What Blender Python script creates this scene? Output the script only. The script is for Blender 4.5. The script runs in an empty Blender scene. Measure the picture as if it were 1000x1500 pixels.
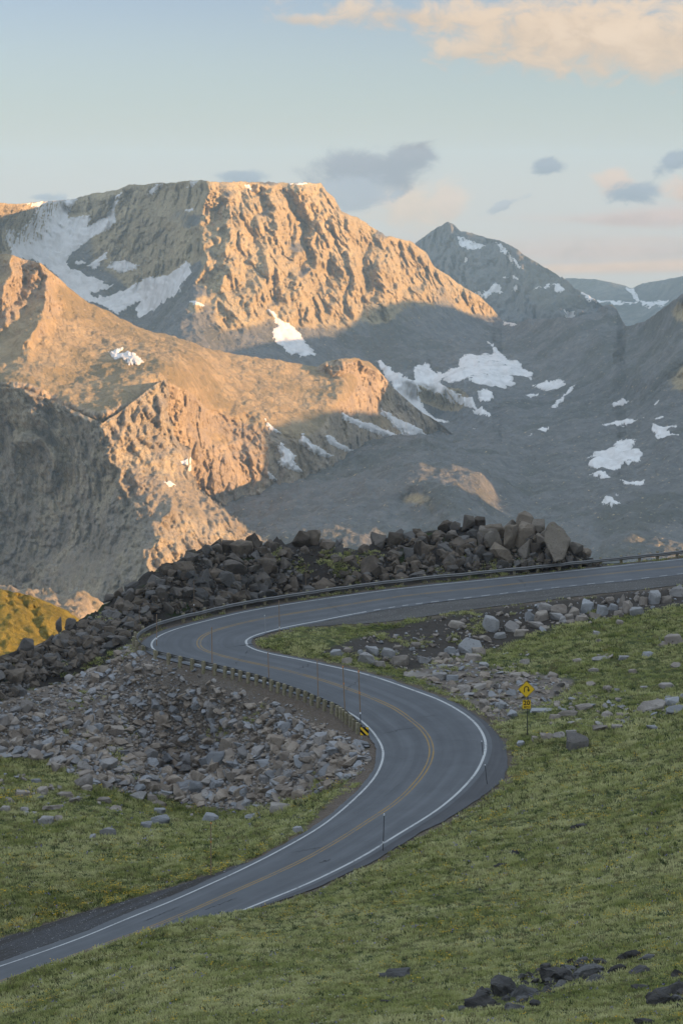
# ------------------------------------------------------------------ settings
SUN_E, SUN_C = 5.0, (1.0, 0.60, 0.28)
SKY_S, SKY_DUST, SKY_TINT, CLOUD_K, EXPOSURE = 0.15, 1.0, (0.40, 0.35, 0.38), 0.42, 1.25
FILL_DECK = 1.1
HAZE = 4.8e-5
DENOISE = True
PREF = 'ACCURATE'
N_TUFT = 155000
import bpy, bmesh, math, random
import numpy as np
rng = np.random.default_rng(7)
random.seed(7)
scene = bpy.context.scene
COL = scene.collection

# ------------------------------------------------------------------ view geometry
F, CX, CY = 3000.0, 500.0, 750.0          # focal length and centre, photo pixels
PITCH = math.atan(470 / 3000.0)
SUN_AZ, SUN_EL = math.radians(112), math.radians(9.0)
SUN = np.array([math.sin(SUN_AZ) * math.cos(SUN_EL), math.cos(SUN_AZ) * math.cos(SUN_EL), math.sin(SUN_EL)])

def ray(u, v):
    u = np.asarray(u, float); v = np.asarray(v, float)
    x = (u - CX) / F; y = -(v - CY) / F
    x, y = np.broadcast_arrays(x, y)
    return np.stack([x, math.cos(PITCH) + y * math.sin(PITCH), -math.sin(PITCH) + y * math.cos(PITCH)], -1)
def at_Y(u, v, Y):
    r = ray(u, v); return r * (np.asarray(Y, float) / r[..., 1])[..., None]
def at_z(u, v, z):
    r = ray(u, v); return r * (np.asarray(z, float) / r[..., 2])[..., None]
def project(p):
    p = np.asarray(p, float)
    f = p[..., 1] * math.cos(PITCH) - p[..., 2] * math.sin(PITCH)
    y = p[..., 1] * math.sin(PITCH) + p[..., 2] * math.cos(PITCH)
    f = np.where(f < 0.1, 0.1, f)
    return CX + F * p[..., 0] / f, CY - F * y / f

# ------------------------------------------------------------------ noise
def _h(i, j, k, s):
    n = (i * 374761393 + j * 668265263 + k * 2147483647 + s * 1274126177) & 0xFFFFFFFF
    n = ((n ^ (n >> 13)) * 1274126177) & 0xFFFFFFFF
    n = ((n ^ (n >> 16)) * 2246822519) & 0xFFFFFFFF
    return ((n ^ (n >> 15)) & 0xFFFFFF) / float(0x800000) - 1.0
def vnoise(p, s=0):
    f = np.floor(p); t = p - f; t = t * t * t * (t * (t * 6 - 15) + 10)
    i, j, k = (f[:, a].astype(np.int64) for a in range(3))
    r = 0
    for a in (0, 1):
        wa = t[:, 0] if a else 1 - t[:, 0]
        for b in (0, 1):
            wb = wa * (t[:, 1] if b else 1 - t[:, 1])
            for c in (0, 1):
                r = r + wb * (t[:, 2] if c else 1 - t[:, 2]) * _h(i + a, j + b, k + c, s)
    return r
_R = np.array([[0.36, 0.48, -0.8], [-0.8, 0.6, 0.0], [0.48, 0.64, 0.6]])
def fbm(p, oct=5, gain=0.5, lac=2.07, s=0, ridged=False):
    q = np.array(p, float); a = 1.0; r = np.zeros(len(q)); tot = 0
    w = np.ones(len(q))
    for o in range(oct):
        q = q @ _R.T
        n = vnoise(q, s + o)
        if ridged:
            n = 1 - np.abs(n) * 1.6; n = n * n * np.sign(n); r += a * n * w; w = np.clip(0.35 + n, 0.2, 1.1)
        else:
            r += a * n
        tot += a; a *= gain; q = q * lac
    return r / tot
def blocks(p, s=0, rot=None):
    """jointed-block noise: distance to the nearest scattered point in a box metric, so flat faces meet in sharp edges"""
    R = _R if rot is None else rot
    q = p @ R.T; c = np.floor(q).astype(np.int64); fr = q - c; best = np.full(len(q), 9.0); rid = np.zeros(len(q))
    for i in (-1, 0, 1):
        for j in (-1, 0, 1):
            for k in (-1, 0, 1):
                a, b, d = c[:, 0] + i, c[:, 1] + j, c[:, 2] + k
                e = np.abs(fr[:, 0] - i - 0.5 - 0.45 * _h(a, b, d, s)); e = np.maximum(e, np.abs(fr[:, 1] - j - 0.5 - 0.45 * _h(a, b, d, s + 1)))
                e = np.maximum(e, np.abs(fr[:, 2] - k - 0.5 - 0.45 * _h(a, b, d, s + 2))); nr = e < best; best = np.where(nr, e, best); rid = np.where(nr, _h(a, b, d, s + 3), rid)
    return best, rid
def smooth(a, b, x):
    t = np.clip((x - a) / (b - a), 0, 1); return t * t * (3 - 2 * t)

class RBF:
    def __init__(self, pts, vals, c=4.0, lam=0.0):
        self.c = c; self.p = np.asarray(pts, float); n = len(self.p)
        self.sc = 1.0
        K = np.sqrt(((self.p[:, None] - self.p[None]) ** 2).sum(-1) + c * c) * -1
        K[np.arange(n), np.arange(n)] += lam
        Q = np.c_[np.ones(n), self.p / 100.0]
        A = np.block([[K, Q], [Q.T, np.zeros((3, 3))]])
        self.w = np.linalg.lstsq(A, np.r_[np.asarray(vals, float), 0, 0, 0], rcond=None)[0]
    def __call__(self, x):
        x = np.asarray(x, float).reshape(-1, 2); out = np.empty(len(x)); n = len(self.p)
        for i in range(0, len(x), 20000):
            y = x[i:i + 20000]
            K = -np.sqrt(((y[:, None] - self.p[None]) ** 2).sum(-1) + self.c ** 2)
            out[i:i + 20000] = K @ self.w[:n] + self.w[n] + (y / 100.0) @ self.w[n + 1:]
        return out

def inpoly(u, v, poly):
    u = np.asarray(u, float); v = np.asarray(v, float); r = np.zeros(u.shape, bool)
    n = len(poly)
    for i in range(n):
        x0, y0 = poly[i]; x1, y1 = poly[(i + 1) % n]
        if y0 == y1: continue
        c = (y0 > v) != (y1 > v)
        r ^= c & (u < (x1 - x0) * (v - y0) / (y1 - y0) + x0)
    return r
def polydist(u, v, poly):
    """signed distance in pixels, positive inside"""
    u = np.asarray(u, float); v = np.asarray(v, float); d = np.full(u.shape, 1e9)
    n = len(poly)
    for i in range(n):
        x0, y0 = poly[i]; x1, y1 = poly[(i + 1) % n]; dx, dy = x1 - x0, y1 - y0
        t = np.clip(((u - x0) * dx + (v - y0) * dy) / (dx * dx + dy * dy + 1e-9), 0, 1)
        d = np.minimum(d, np.hypot(u - x0 - t * dx, v - y0 - t * dy))
    return np.where(inpoly(u, v, poly), d, -d)
def linedist(u, v, line):
    d = np.full(np.shape(u), 1e9)
    for (x0, y0), (x1, y1) in zip(line[:-1], line[1:]):
        dx, dy = x1 - x0, y1 - y0
        t = np.clip(((u - x0) * dx + (v - y0) * dy) / (dx * dx + dy * dy + 1e-9), 0, 1)
        d = np.minimum(d, np.hypot(u - x0 - t * dx, v - y0 - t * dy))
    return d
def resample(p, n):
    p = np.array(p, float); d = np.r_[0, np.cumsum(np.hypot(*np.diff(p[:, :2], axis=0).T))]
    t = np.linspace(0, d[-1], n)
    m = np.stack([np.gradient(p[:, k], d) for k in range(p.shape[1])], 1)
    i = np.clip(np.searchsorted(d, t) - 1, 0, len(d) - 2); h = d[i + 1] - d[i]; s = ((t - d[i]) / h)[:, None]; h = h[:, None]
    return (2*s**3-3*s**2+1)*p[i]+(s**3-2*s**2+s)*h*m[i]+(-2*s**3+3*s**2)*p[i+1]+(s**3-s**2)*h*m[i+1]

# ------------------------------------------------------------------ object helpers
def link(name, me, mat=None, parent=None):
    o = bpy.data.objects.new(name, me); COL.objects.link(o)
    if mat is not None:
        for m in (mat if isinstance(mat, (list, tuple)) else [mat]): me.materials.append(m)
    if parent is not None: o.parent = parent
    return o
def tag(o, label=None, cat=None, group=None, kind=None):
    if label: o['label'] = label
    if cat: o['category'] = cat
    if group: o['group'] = group
    if kind: o['kind'] = kind
    return o
def thing(name, label, cat, loc, rz=0.0, group=None):
    o = bpy.data.objects.new(name, None); COL.objects.link(o); o.empty_display_size = 0.3
    o.location = loc; o.rotation_euler = (0, 0, rz)
    return tag(o, label, cat, group)
def mesh_np(name, V, faces, smoothed=True):
    """V (n,3); faces (m,k) int array, all the same size"""
    V = np.ascontiguousarray(V, np.float32); faces = np.ascontiguousarray(faces, np.int32)
    me = bpy.data.meshes.new(name); m, k = faces.shape
    me.vertices.add(len(V)); me.vertices.foreach_set('co', V.ravel())
    me.loops.add(m * k); me.loops.foreach_set('vertex_index', faces.ravel())
    me.polygons.add(m); me.polygons.foreach_set('loop_start', np.arange(0, m * k, k, dtype=np.int32))
    try: me.polygons.foreach_set('loop_total', np.full(m, k, np.int32))
    except Exception: pass
    me.polygons.foreach_set('use_smooth', np.full(m, smoothed, bool))
    me.update(calc_edges=True)
    return me
def grid_faces(na, nb):
    i = np.arange(na * nb).reshape(na, nb)
    return np.stack([i[:-1, :-1], i[1:, :-1], i[1:, 1:], i[:-1, 1:]], -1).reshape(-1, 4)
def attr(me, name, vals):
    a = me.attributes.new(name, 'FLOAT', 'POINT'); a.data.foreach_set('value', np.ascontiguousarray(vals, np.float32))

# ------------------------------------------------------------------ node helpers
class NT:
    def __init__(s, tree): s.t = tree; s.n = tree.nodes; s.l = tree.links
    def new(s, kind, **kw):
        n = s.n.new(kind)
        for k, v in kw.items(): setattr(n, k, v)
        return n
    def put(s, sock, val):
        if hasattr(val, 'is_output') or isinstance(val, bpy.types.NodeSocket): s.l.new(val, sock)
        else:
            if sock.type == 'RGBA' and len(val) == 3: val = (*val, 1)
            sock.default_value = val
    def math(s, op, a, b=0.0, c=None, clamp=False):
        n = s.new('ShaderNodeMath', operation=op, use_clamp=clamp)
        s.put(n.inputs[0], a); s.put(n.inputs[1], b)
        if c is not None: s.put(n.inputs[2], c)
        return n.outputs[0]
    def vmath(s, op, a, b):
        n = s.new('ShaderNodeVectorMath', operation=op); s.put(n.inputs[0], a); s.put(n.inputs[1], b); return n.outputs[0]
    def mix(s, f, a, b, blend='MIX'):
        n = s.new('ShaderNodeMix', data_type='RGBA', blend_type=blend)
        s.put(n.inputs[0], f); s.put(n.inputs[6], a); s.put(n.inputs[7], b); return n.outputs[2]
    def noise(s, vec, scale, detail=4, rough=0.55, dist=0.0, out='Fac'):
        n = s.new('ShaderNodeTexNoise'); s.put(n.inputs['Vector'], vec)
        n.inputs['Scale'].default_value = scale; n.inputs['Detail'].default_value = detail
        n.inputs['Roughness'].default_value = rough; n.inputs['Distortion'].default_value = dist
        return n.outputs[0] if out == 'Fac' else n.outputs[1]
    def ramp(s, f, *stops):
        n = s.new('ShaderNodeValToRGB'); s.put(n.inputs[0], f); e = n.color_ramp.elements
        while len(e) < len(stops): e.new(0.5)
        for k, (p, c) in enumerate(stops):
            e[k].position = p; e[k].color = (c, c, c, 1) if np.isscalar(c) else (*c, 1)
        return n.outputs[0]
    def step(s, x, a, b):
        n = s.new('ShaderNodeMapRange', interpolation_type='SMOOTHSTEP'); s.put(n.inputs[0], x)
        n.inputs[1].default_value = a; n.inputs[2].default_value = b; return n.outputs[0]
    def attr(s, name): return s.new('ShaderNodeAttribute', attribute_name=name).outputs['Fac']
    def bump(s, h, strength, dist, normal=None):
        n = s.new('ShaderNodeBump'); s.put(n.inputs['Height'], h); n.inputs['Strength'].default_value = strength
        n.inputs['Distance'].default_value = dist
        if normal is not None: s.put(n.inputs['Normal'], normal)
        return n.outputs[0]
def material(name):
    m = bpy.data.materials.new(name); m.use_nodes = True; t = NT(m.node_tree)
    b = t.n['Principled BSDF']; b.inputs['Roughness'].default_value = 0.9; b.inputs['Specular IOR Level'].default_value = 0.25
    return m, t, b
def simple_mat(name, col, rough=0.6, metal=0.0, var=0.15, scale=8.0, bump=0.0):
    m, t, b = material(name)
    co = t.new('ShaderNodeTexCoord').outputs['Object']
    n = t.noise(co, scale, 5)
    c = t.mix(n, [x * (1 - var) for x in col], [min(1, x * (1 + var)) for x in col])
    t.put(b.inputs['Base Color'], c); b.inputs['Roughness'].default_value = rough; b.inputs['Metallic'].default_value = metal
    if bump: t.put(b.inputs['Normal'], t.bump(n, bump, 0.02))
    return m
# ------------------------------------------------------------------ road, from the two edge lines and the centre line
W1 = [(1030,815.5),(1000,819),(925,827),(850,835),(775,843),(700,850.5),(640,856.5),(580,863),(490,875),(430,884),(355,897),(305,909),(267,919),(242,927.5),(227,936),(221,943),(224,951),(234,957),(280,971),(330,983),(370,993),(405,1004),(450,1019),(480,1030),(507,1042),(530,1057),(541,1067),(551,1080),(559,1094),(561,1105),(557.5,1121),(547,1141),(530,1160),(505,1183),(480,1204),(462,1216),(412,1244.5),(350,1276),(300,1299),(250,1321),(187,1346),(125,1372),(62,1395),(0,1416),(-90,1446)]
YC = [(1000,829.5),(925,837),(850,845),(775,853),(700,861.5),(640,867.5),(580,874.5),(490,889),(430,898.5),(387,906),(342,916),(312,925),(297,932.5),(291,940),(293,948),(310,956),(342,965),(392,976),(437,987),(475,997.5),(512,1010),(550,1025),(577,1037.5),(602,1055),(620,1071),(630,1088),(631.5,1105),(625.5,1123),(606,1150),(580,1175),(542,1201),(505,1225),(450,1257),(400,1281),(350,1303),(290,1330),(250,1347),(125,1394),(25,1430),(-60,1460)]
W2 = [(1060,834),(1000,840),(955,845.5),(880,853.5),(820,860),(730,870),(700,873.8),(640,881),(580,888.8),(520,899),(460,911),(430,916.5),(392,925.5),(370,932.5),(360,940),(365,947.5),(387,955.5),(430,964.5),(500,979.5),(525,985),(562,996),(600,1009.5),(647,1027.5),(672,1041),(690,1054),(702,1067.5),(709.5,1082.5),(711,1097.5),(707.5,1110),(700,1127),(681,1151),(655,1175),(617,1202),(580,1224),(540,1249.5),(500,1271),(450,1295),(392,1319),(300,1356),(200,1398),(100,1434),(0,1468),(-100,1500)]
NS = 760
_y = resample(YC, 120)[4:112]
_kz = np.linspace(0, 107, 9); _kb = np.linspace(0, 107, 6)
_Z = [-38.47, -39.55, -40.33, -40.43, -41.44, -42.74, -43.94, -44.8, -45.51]
_B = [0.01, -0.02, 0.0, 0.07, 0.11, 0.15]
_full = resample(YC, 120)
_idx = np.arange(120) - 4
_z = np.interp(_idx, _kz, _Z); _z[_idx > 107] -= (_idx[_idx > 107] - 107) * 0.03; _z[_idx < 0] += -_idx[_idx < 0] * 0.05
_z = np.convolve(np.pad(_z, 4, 'edge'), np.ones(9) / 9, 'valid')
_b = np.interp(_idx, _kb, _B)
C0 = at_z(_full[:, 0], _full[:, 1], _z)
# extend the road beyond the frame at both ends
e0 = C0[0] + (C0[0] - C0[3]) / np.linalg.norm((C0[0] - C0[3])) * np.array([[60], [40], [20], [8]])
e1 = C0[-1] + (C0[-1] - C0[-4]) / np.linalg.norm((C0[-1] - C0[-4])) * np.array([[8], [20], [40], [60]])
C1 = np.vstack([e0, C0, e1]); B1 = np.r_[[_b[0]] * 4, _b, [_b[-1]] * 4]
RC = resample(np.c_[C1, B1], NS)          # x y z bank
RB = RC[:, 3]; RC = RC[:, :3]
for _ in range(3):
    RC[1:-1] = RC[1:-1] * 0.5 + 0.25 * (RC[2:] + RC[:-2])
RT = np.gradient(RC[:, :2], axis=0); RT /= np.linalg.norm(RT, axis=1)[:, None]
RN = np.stack([-RT[:, 1], RT[:, 0]], 1)
RS = np.r_[0, np.cumsum(np.linalg.norm(np.diff(RC[:, :2], axis=0), axis=1))]
def half_width(line, sign):
    E = resample(line, 1500); r = ray(E[:, 0], E[:, 1]); w = np.full(NS, np.nan)
    for i in range(NS):
        rn = r[:, :2] @ RN[i]; t = (RC[i, 2] - RB[i] * (RC[i, :2] @ RN[i])) / (r[:, 2] - RB[i] * rn)
        P = t[:, None] * r[:, :2] - RC[i, :2]; a = P @ RT[i]; o = P @ RN[i]
        x = np.where((a[:-1] * a[1:] < 0) & (np.abs(o[:-1]) < 12) & (o[:-1] * sign > 0) & (t[:-1] > 0))[0]
        if len(x):
            k = x[np.argmin(np.abs(o[x]))]; w[i] = abs(o[k] + (o[k + 1] - o[k]) * a[k] / (a[k] - a[k + 1]))
    ok = ~np.isnan(w); w = np.interp(np.arange(NS), np.where(ok)[0], w[ok])
    return np.convolve(np.pad(w, 4, 'edge'), np.ones(9) / 9, 'valid')
WL = half_width(W1, -1); WR = half_width(W2, 1)
def road_pt(i, off, dz=0.0):
    i = np.asarray(i); off = np.asarray(off, float)
    return np.stack([RC[i, 0] + RN[i, 0] * off, RC[i, 1] + RN[i, 1] * off, RC[i, 2] + RB[i] * off + dz], -1)
def strip(name, i0, i1, offa, offb, dz, mat, ncross=2, parent=None):
    i = np.arange(i0, i1); k = np.linspace(0, 1, ncross)
    offa = np.broadcast_to(offa, (NS,))[i]; offb = np.broadcast_to(offb, (NS,))[i]
    off = offa[:, None] * (1 - k) + offb[:, None] * k
    V = road_pt(np.repeat(i, ncross), off.ravel(), dz)
    me = mesh_np(name, V, grid_faces(len(i), ncross)[:, ::-1])
    attr(me, 'lane', off.ravel()); attr(me, 'along', np.repeat(RS[i], ncross))
    return link(name, me, mat, parent)

# extra paving outside the right edge on the main curve; gravel on the inside of the upper arm and at lower left
def at_u(i): return project(road_pt(i, np.zeros(len(i))))
_all = np.arange(NS); RU, RV = at_u(_all)
arm = RV < 940                                   # the upper arm
APR = 0.5 + 0.0 * RS                              # paved width beyond the right edge line
GRV = np.zeros(NS)                               # gravel beyond that
i_tip = int(np.argmin(RU[: NS // 2 + 60] + 1e4 * (RV[: NS // 2 + 60] > 990)))
s_tip = RS[i_tip]
i_bend = int(np.argmax(np.where(RV > 1040, RU, -1e9))); s_bend = RS[i_bend]
APR += 1.2 * np.exp(-((RS - s_bend - 5) / 9.0) ** 2) + 0.6 * smooth(s_bend, s_bend + 8, RS) * (1 - smooth(s_bend + 26, s_bend + 34, RS))
GRV = 4.2 * (1 - smooth(s_tip - 24, s_tip - 10, RS))
GRL = 4.2 * smooth(s_bend + 25, s_bend + 45, RS)    # lower-left pull-out (beyond the left line)
EDL = 0.5 + 0 * RS
EDL += 0.35 * np.exp(-((RS - s_tip) / 8.0) ** 2) + 0.45 * smooth(s_bend + 22, s_bend + 36, RS)
EDL = EDL + 0.22 * fbm(np.c_[RS / 1.7, 0 * RS, 0 * RS], 4, 0.6, s=501); APR = APR + 0.30 * fbm(np.c_[RS / 1.9, 0 * RS + 9, 0 * RS], 4, 0.6, s=507)
print('road stations', NS, 'tip', i_tip, 'bend', i_bend, 'len', RS[-1])

# ------------------------------------------------------------------ near terrain
def cp(l): return np.array([at_Y(u, v, y) for u, v, y in l])
CREST = [(860,813,210.5),(800,780,213),(760,777,214),(720,777,214),(680,780,215),(640,779,216),(560,796,214),(500,804,211),(450,798,208),(400,799,206),(370,797,204),(330,803,202),(300,808,200),(260,830,197),(210,853,194),(170,879,191),(120,907,188),(60,938,184),(0,965,180),(-60,990,176)]
pts = [cp(CREST)]
cr = cp(CREST)
for dy, dz in ((9, -5), (22, -20), (50, -52)):
    q = cr.copy(); q[:, 1] += dy; q[:, 2] += dz; pts.append(q)
pts.append(cp([(885,817,211),(930,822,213),(1000,815,216)]) + np.array([0, 0, -0.3]))
pts.append(np.array([(31,226,-47),(24,232,-52),(40,222,-43),(60,235,-48),(100,262,-62),(60,262,-66),(140,280,-68)], float))
# left ridge, scree, lower meadow
pts.append(cp([(0,1000,174),(100,960,182),(100,1000,177),(160,930,185),(0,1040,168),(0,1110,162),(0,1150,157),(0,1180,153),(0,1240,142),(0,1300,131),
  (-60,1050,166),(-60,1150,155),(-60,1250,139),(100,1040,170.5),(100,1100,164),(100,1150,158.5),(200,1020,174),(200,1100,166.5),(200,1160,161),(200,1200,151),(200,1260,137),
  (100,1210,147),(100,1290,131),(300,1060,171.5),(300,1120,166),(300,1180,160.5),(300,1215,149),(300,1250,136),(400,1080,164),(400,1130,159.5),(400,1180,153),(400,1215,142),
  (460,1090,158),(460,1130,154.5),(460,1165,150.5),(460,1190,143.5),(510,1100,154.5),(510,1130,151.5),(510,1155,147.5)]))
# inside of the hairpin, fill slope and gully
pts.append(cp([(430,942,181),(480,945,182),(500,962,178.5),(560,935,187),(560,968,179),(600,960,182),(640,925,189),(640,985,176),(700,906,192),(700,945,186.5),(700,975,179),
  (780,893,194),(780,930,188),(850,885,195),(850,913,189),(930,873,196.5),(930,897,190.5),(1000,865,197),(1000,887,191),(650,1003,171.5),(700,1030,165),(722,1058,158.5),(560,985,176.5)]))
# right-hand hillside
pts.append(cp([(1000,920,184),(1000,960,174),(1000,1000,164),(1000,1050,151.5),(1000,1100,139.5),(1000,1200,117.5),(1000,1300,98.5),(1000,1400,82),(1000,1500,67.5),
  (850,950,181),(850,1000,170),(850,1050,159),(850,1100,148.5),(850,1200,126),(850,1300,105),(850,1400,87),(850,1500,70.5),(760,1000,172),(760,1045,162),(770,1082,152.5),(745,1110,149.5),
  (760,1160,140),(720,1180,138.6),(700,1300,113.5),(700,1400,92),(700,1500,73),(655,1212,135.6),(600,1242,130.6),(560,1263,127.6),(500,1285,124.2),(500,1400,99),(500,1500,77),
  (392,1330,118.4),(392,1348,112.8),(392,1380,104),(392,1440,91.5),(392,1500,80),(320,1341,116),(320,1358,111),(250,1363,113.8),(250,1376,109.6),(250,1398,104),(250,1432,97),(250,1470,89),(250,1500,83),
  (185,1383,112.2),(185,1396,108.2),(125,1404,110.6),(125,1416,107),(125,1436,102.5),(125,1470,95.5),(125,1500,89.5),(60,1426,109),(60,1438,105.5),(0,1446,107.6),(0,1459,104),(0,1478,100),(0,1500,95.5),(-100,1480,105),(-100,1500,101),
  (500,1340,111)]))
pts.append(np.array([(0,45,-20.5),(0,15,-8),(0,0,-3),(25,40,-15),(-25,50,-25),(-25,0,-9),(60,67,-17),(60,130,-24),(60,180,-30),(100,67,-4),(100,150,-12),(100,195,-26),
  (200,-150,22),(200,0,20),(200,100,20),(200,160,16),(200,205,-8),(200,260,-52),(200,330,-85),(400,0,30),(400,130,14),(400,230,-40),(700,0,30),(700,150,-30),(700,-250,40),(0,-150,18),(-150,-150,-20),(300,-250,40),
  (-60,118,-53),(-100,118,-66),(-100,60,-55),(-200,100,-110),(-200,0,-80),(-100,190,-70),(-60,170,-52),(-200,220,-130),(0,330,-130),(-100,330,-140),(-50,250,-88),(-400,0,-150),(-400,200,-200),(-400,330,-220),(-400,-250,-120),(700,330,-110)], float))
# the road and its shoulders
ii = np.arange(6, NS, 11)
for off in (-WL - EDL - 0.6, WR + APR + GRV + 0.3, 0 * RS):
    pts.append(road_pt(ii, off[ii], -0.12))
ctrl = np.vstack(pts)
# drop control points that fall inside the road corridor
def road_near(x, y):
    x = np.asarray(x, float).ravel(); y = np.asarray(y, float).ravel()
    i = np.empty(len(x), int); d = np.empty(len(x))
    for k in range(0, len(x), 20000):
        D = (x[k:k+20000, None] - RC[None, :, 0]) ** 2 + (y[k:k+20000, None] - RC[None, :, 1]) ** 2
        i[k:k+20000] = D.argmin(1); d[k:k+20000] = D.min(1)
    o = (x - RC[i, 0]) * RN[i, 0] + (y - RC[i, 1]) * RN[i, 1]
    o = np.where(np.sqrt(d) > np.abs(o) + 0.6, np.sign(o + 1e-9) * np.sqrt(d), o)
    return i, o
n_road = 3 * len(ii)
ci, co_ = road_near(ctrl[:-n_road, 0], ctrl[:-n_road, 1])
keep = (co_ < -(WL + EDL + 0.8)[ci]) | (co_ > (WR + APR + GRV + 0.5)[ci])
ctrl = np.vstack([ctrl[:-n_road][keep], ctrl[-n_road:]])
_, un = np.unique(ctrl[:, :2].round(1), axis=0, return_index=True); ctrl = ctrl[np.sort(un)]
zt = RBF(ctrl[:, :2], ctrl[:, 2], c=3.0, lam=0.02)
def spaced(a, b, step, lo, hi, g=1.12):
    x = list(np.arange(a, b + 1e-6, step)); s = step
    while x[-1] < hi: s *= g; x.append(x[-1] + s)
    s = step
    while x[0] > lo: s *= g; x.insert(0, x[0] - s)
    return np.array(x)
GX = spaced(-44, 44, 0.42, -420, 720); GY = spaced(58, 226, 0.42, -260, 340)
XX, YY = np.meshgrid(GX, GY, indexing='ij')
ZZ = zt(np.c_[XX.ravel(), YY.ravel()])
ri, ro = road_near(XX.ravel(), YY.ravel())
zr = RC[ri, 2] + RB[ri] * np.clip(ro, -9, 12) - 0.07
left_e = (WL + EDL + GRL + 0.15)[ri]; right_e = (WR + APR + GRV + 0.15)[ri]
over = np.where(ro < 0, -ro - left_e, ro - right_e)     # metres outside the paved/gravel band
endfade = (ri > 1) & (ri < NS - 2)
w = np.where(endfade, 1 - smooth(0.4, 3.0, over), 0)
PU, PV = project(np.c_[XX.ravel(), YY.ravel(), ZZ])
P3 = np.c_[XX.ravel(), YY.ravel(), 0 * ZZ]
rough = (fbm(P3 / 9.0, 3, s=3) * (0.5 - 0.28 * smooth(130, 100, YY.ravel() + 0 * P3[:, 0])) + fbm(P3 / 2.2, 3, s=9) * 0.14) * smooth(0.3, 5.0, over)
# zones, as drawn on the ground
Z_SCREE = [(200,940),(240,966),(330,1000),(420,1030),(490,1066),(528,1082),(549,1110),(541,1133),(500,1148),(440,1172),(330,1190),(230,1166),(150,1158),(75,1118),(60,1112),(-80,1105),(-80,1060),(60,1010),(150,975),(190,945)]
Z_DIRT = [(200,925),(215,945),(250,955),(330,985),(420,1010),(490,1045),(535,1070),(556,1095),(560,1110),(545,1140),(520,1165),(470,1205),(440,1222),(470,1190),(520,1145),(538,1120),(536,1095),(500,1080),(430,1048),(350,1022),(270,1000),(205,955)]
Z_OUT = [(-80,900),(0,900),(200,780),(300,700),(900,700),(900,812),(880,828),(700,846),(560,862),(430,880),(300,905),(240,922),(205,935),(190,945),(150,975),(60,1010),(-80,1055)]
Z_FILL = [(470,955),(560,925),(640,908),(720,892),(850,874),(940,864),(1080,850),(1080,868),(1000,884),(940,897),(850,915),(760,934),(690,958),(640,970),(600,985),(540,972),(490,960)]
Z_GULLY = [(590,985),(640,968),(690,965),(720,985),(790,985),(840,1000),(830,1015),(770,1040),(735,1062),(718,1058),(690,1038),(650,1015)]
def zone(poly, soft=6, jit=9, s=0):
    n = fbm(P3 / 3.0, 3, s=40 + s) * jit
    return smooth(-soft, soft, polydist(PU, PV, poly) + n)
m_scree, m_dirt, m_out, m_fill, m_gully = zone(Z_SCREE, 5, 8, 1), zone(Z_DIRT, 3, 4, 2), zone(Z_OUT, 4, 8, 3), zone(Z_FILL, 4, 5, 4), zone(Z_GULLY, 5, 8, 5)
beyond = (YY.ravel() > 150) & (np.abs(XX.ravel()) < 60) & (ri < i_tip) & (ro < -(WL + 1.5)[ri])
m_out = np.where(beyond, np.maximum(m_out, smooth(0.2, 1.5, over)), m_out)
m_out = np.where((ro > -(WL)[ri]) & (RS[ri] < s_tip), 0, m_out)
rocky = np.clip(m_out, 0, 1)
crag = fbm(P3 * np.array([1 / 3.4, 1 / 3.4, 1]) + 31, 4, s=17, ridged=True) * 1.5 - 0.6
hair = smooth(1.5, 5, over)
ZZ = np.where(over < 3, ZZ * (1 - w) + zr * w, ZZ) + rough * (1 - 0.5 * m_dirt) + crag * rocky * hair * 0.9
dirt_edge = smooth(-2.0, 0.0, over) * 0 + (1 - smooth(0.25, 1.3 , over + fbm(P3 / 1.7, 3, s=77) * 0.7))
dirt_edge = np.where(ro < 0, (1 - smooth(0.2, 1.0, over + fbm(P3 / 1.7, 3, s=77) * 0.5)), dirt_edge * 0.9)
V = np.c_[XX.ravel(), YY.ravel(), ZZ]
ZG = ZZ.reshape(XX.shape)
def ground(x, y):
    x = np.asarray(x, float); y = np.asarray(y, float)
    i = np.clip(np.searchsorted(GX, x) - 1, 0, len(GX) - 2); j = np.clip(np.searchsorted(GY, y) - 1, 0, len(GY) - 2)
    a = (x - GX[i]) / (GX[i + 1] - GX[i]); b = (y - GY[j]) / (GY[j + 1] - GY[j])
    return ZG[i, j]*(1-a)*(1-b)+ZG[i+1, j]*a*(1-b)+ZG[i, j+1]*(1-a)*b+ZG[i+1, j+1]*a*b
def grid_val(vals, x, y):
    g = vals.reshape(XX.shape)
    i = np.clip(np.searchsorted(GX, x) - 1, 0, len(GX) - 2); j = np.clip(np.searchsorted(GY, y) - 1, 0, len(GY) - 2)
    return g[i, j]
_ys = np.arange(56, 236, 0.8)
def cast(u, v):
    """pixel -> first hit on the near ground (nan where it misses)"""
    u = np.atleast_1d(np.asarray(u, float)); v = np.atleast_1d(np.asarray(v, float)); out = np.full((len(u), 3), np.nan)
    for k in range(0, len(u), 4000):
        r = ray(u[k:k+4000], v[k:k+4000]); r = r / r[:, 1:2]
        X = r[:, 0:1] * _ys; Zr = r[:, 2:3] * _ys
        g = ground(X, np.broadcast_to(_ys, X.shape)) - Zr
        hit = g > 0; h = np.maximum(hit.argmax(1), 1); ok = hit.any(1)
        n = np.arange(len(h)); g0, g1 = g[n, h - 1], g[n, h]
        y = _ys[h - 1] + 0.8 * np.clip(-g0 / (g1 - g0 + 1e-9), 0, 1); out[k:k+4000][ok] = (r * y[:, None])[ok]
    return out
ground_me = mesh_np('ground', V, grid_faces(len(GX), len(GY)))
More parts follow.
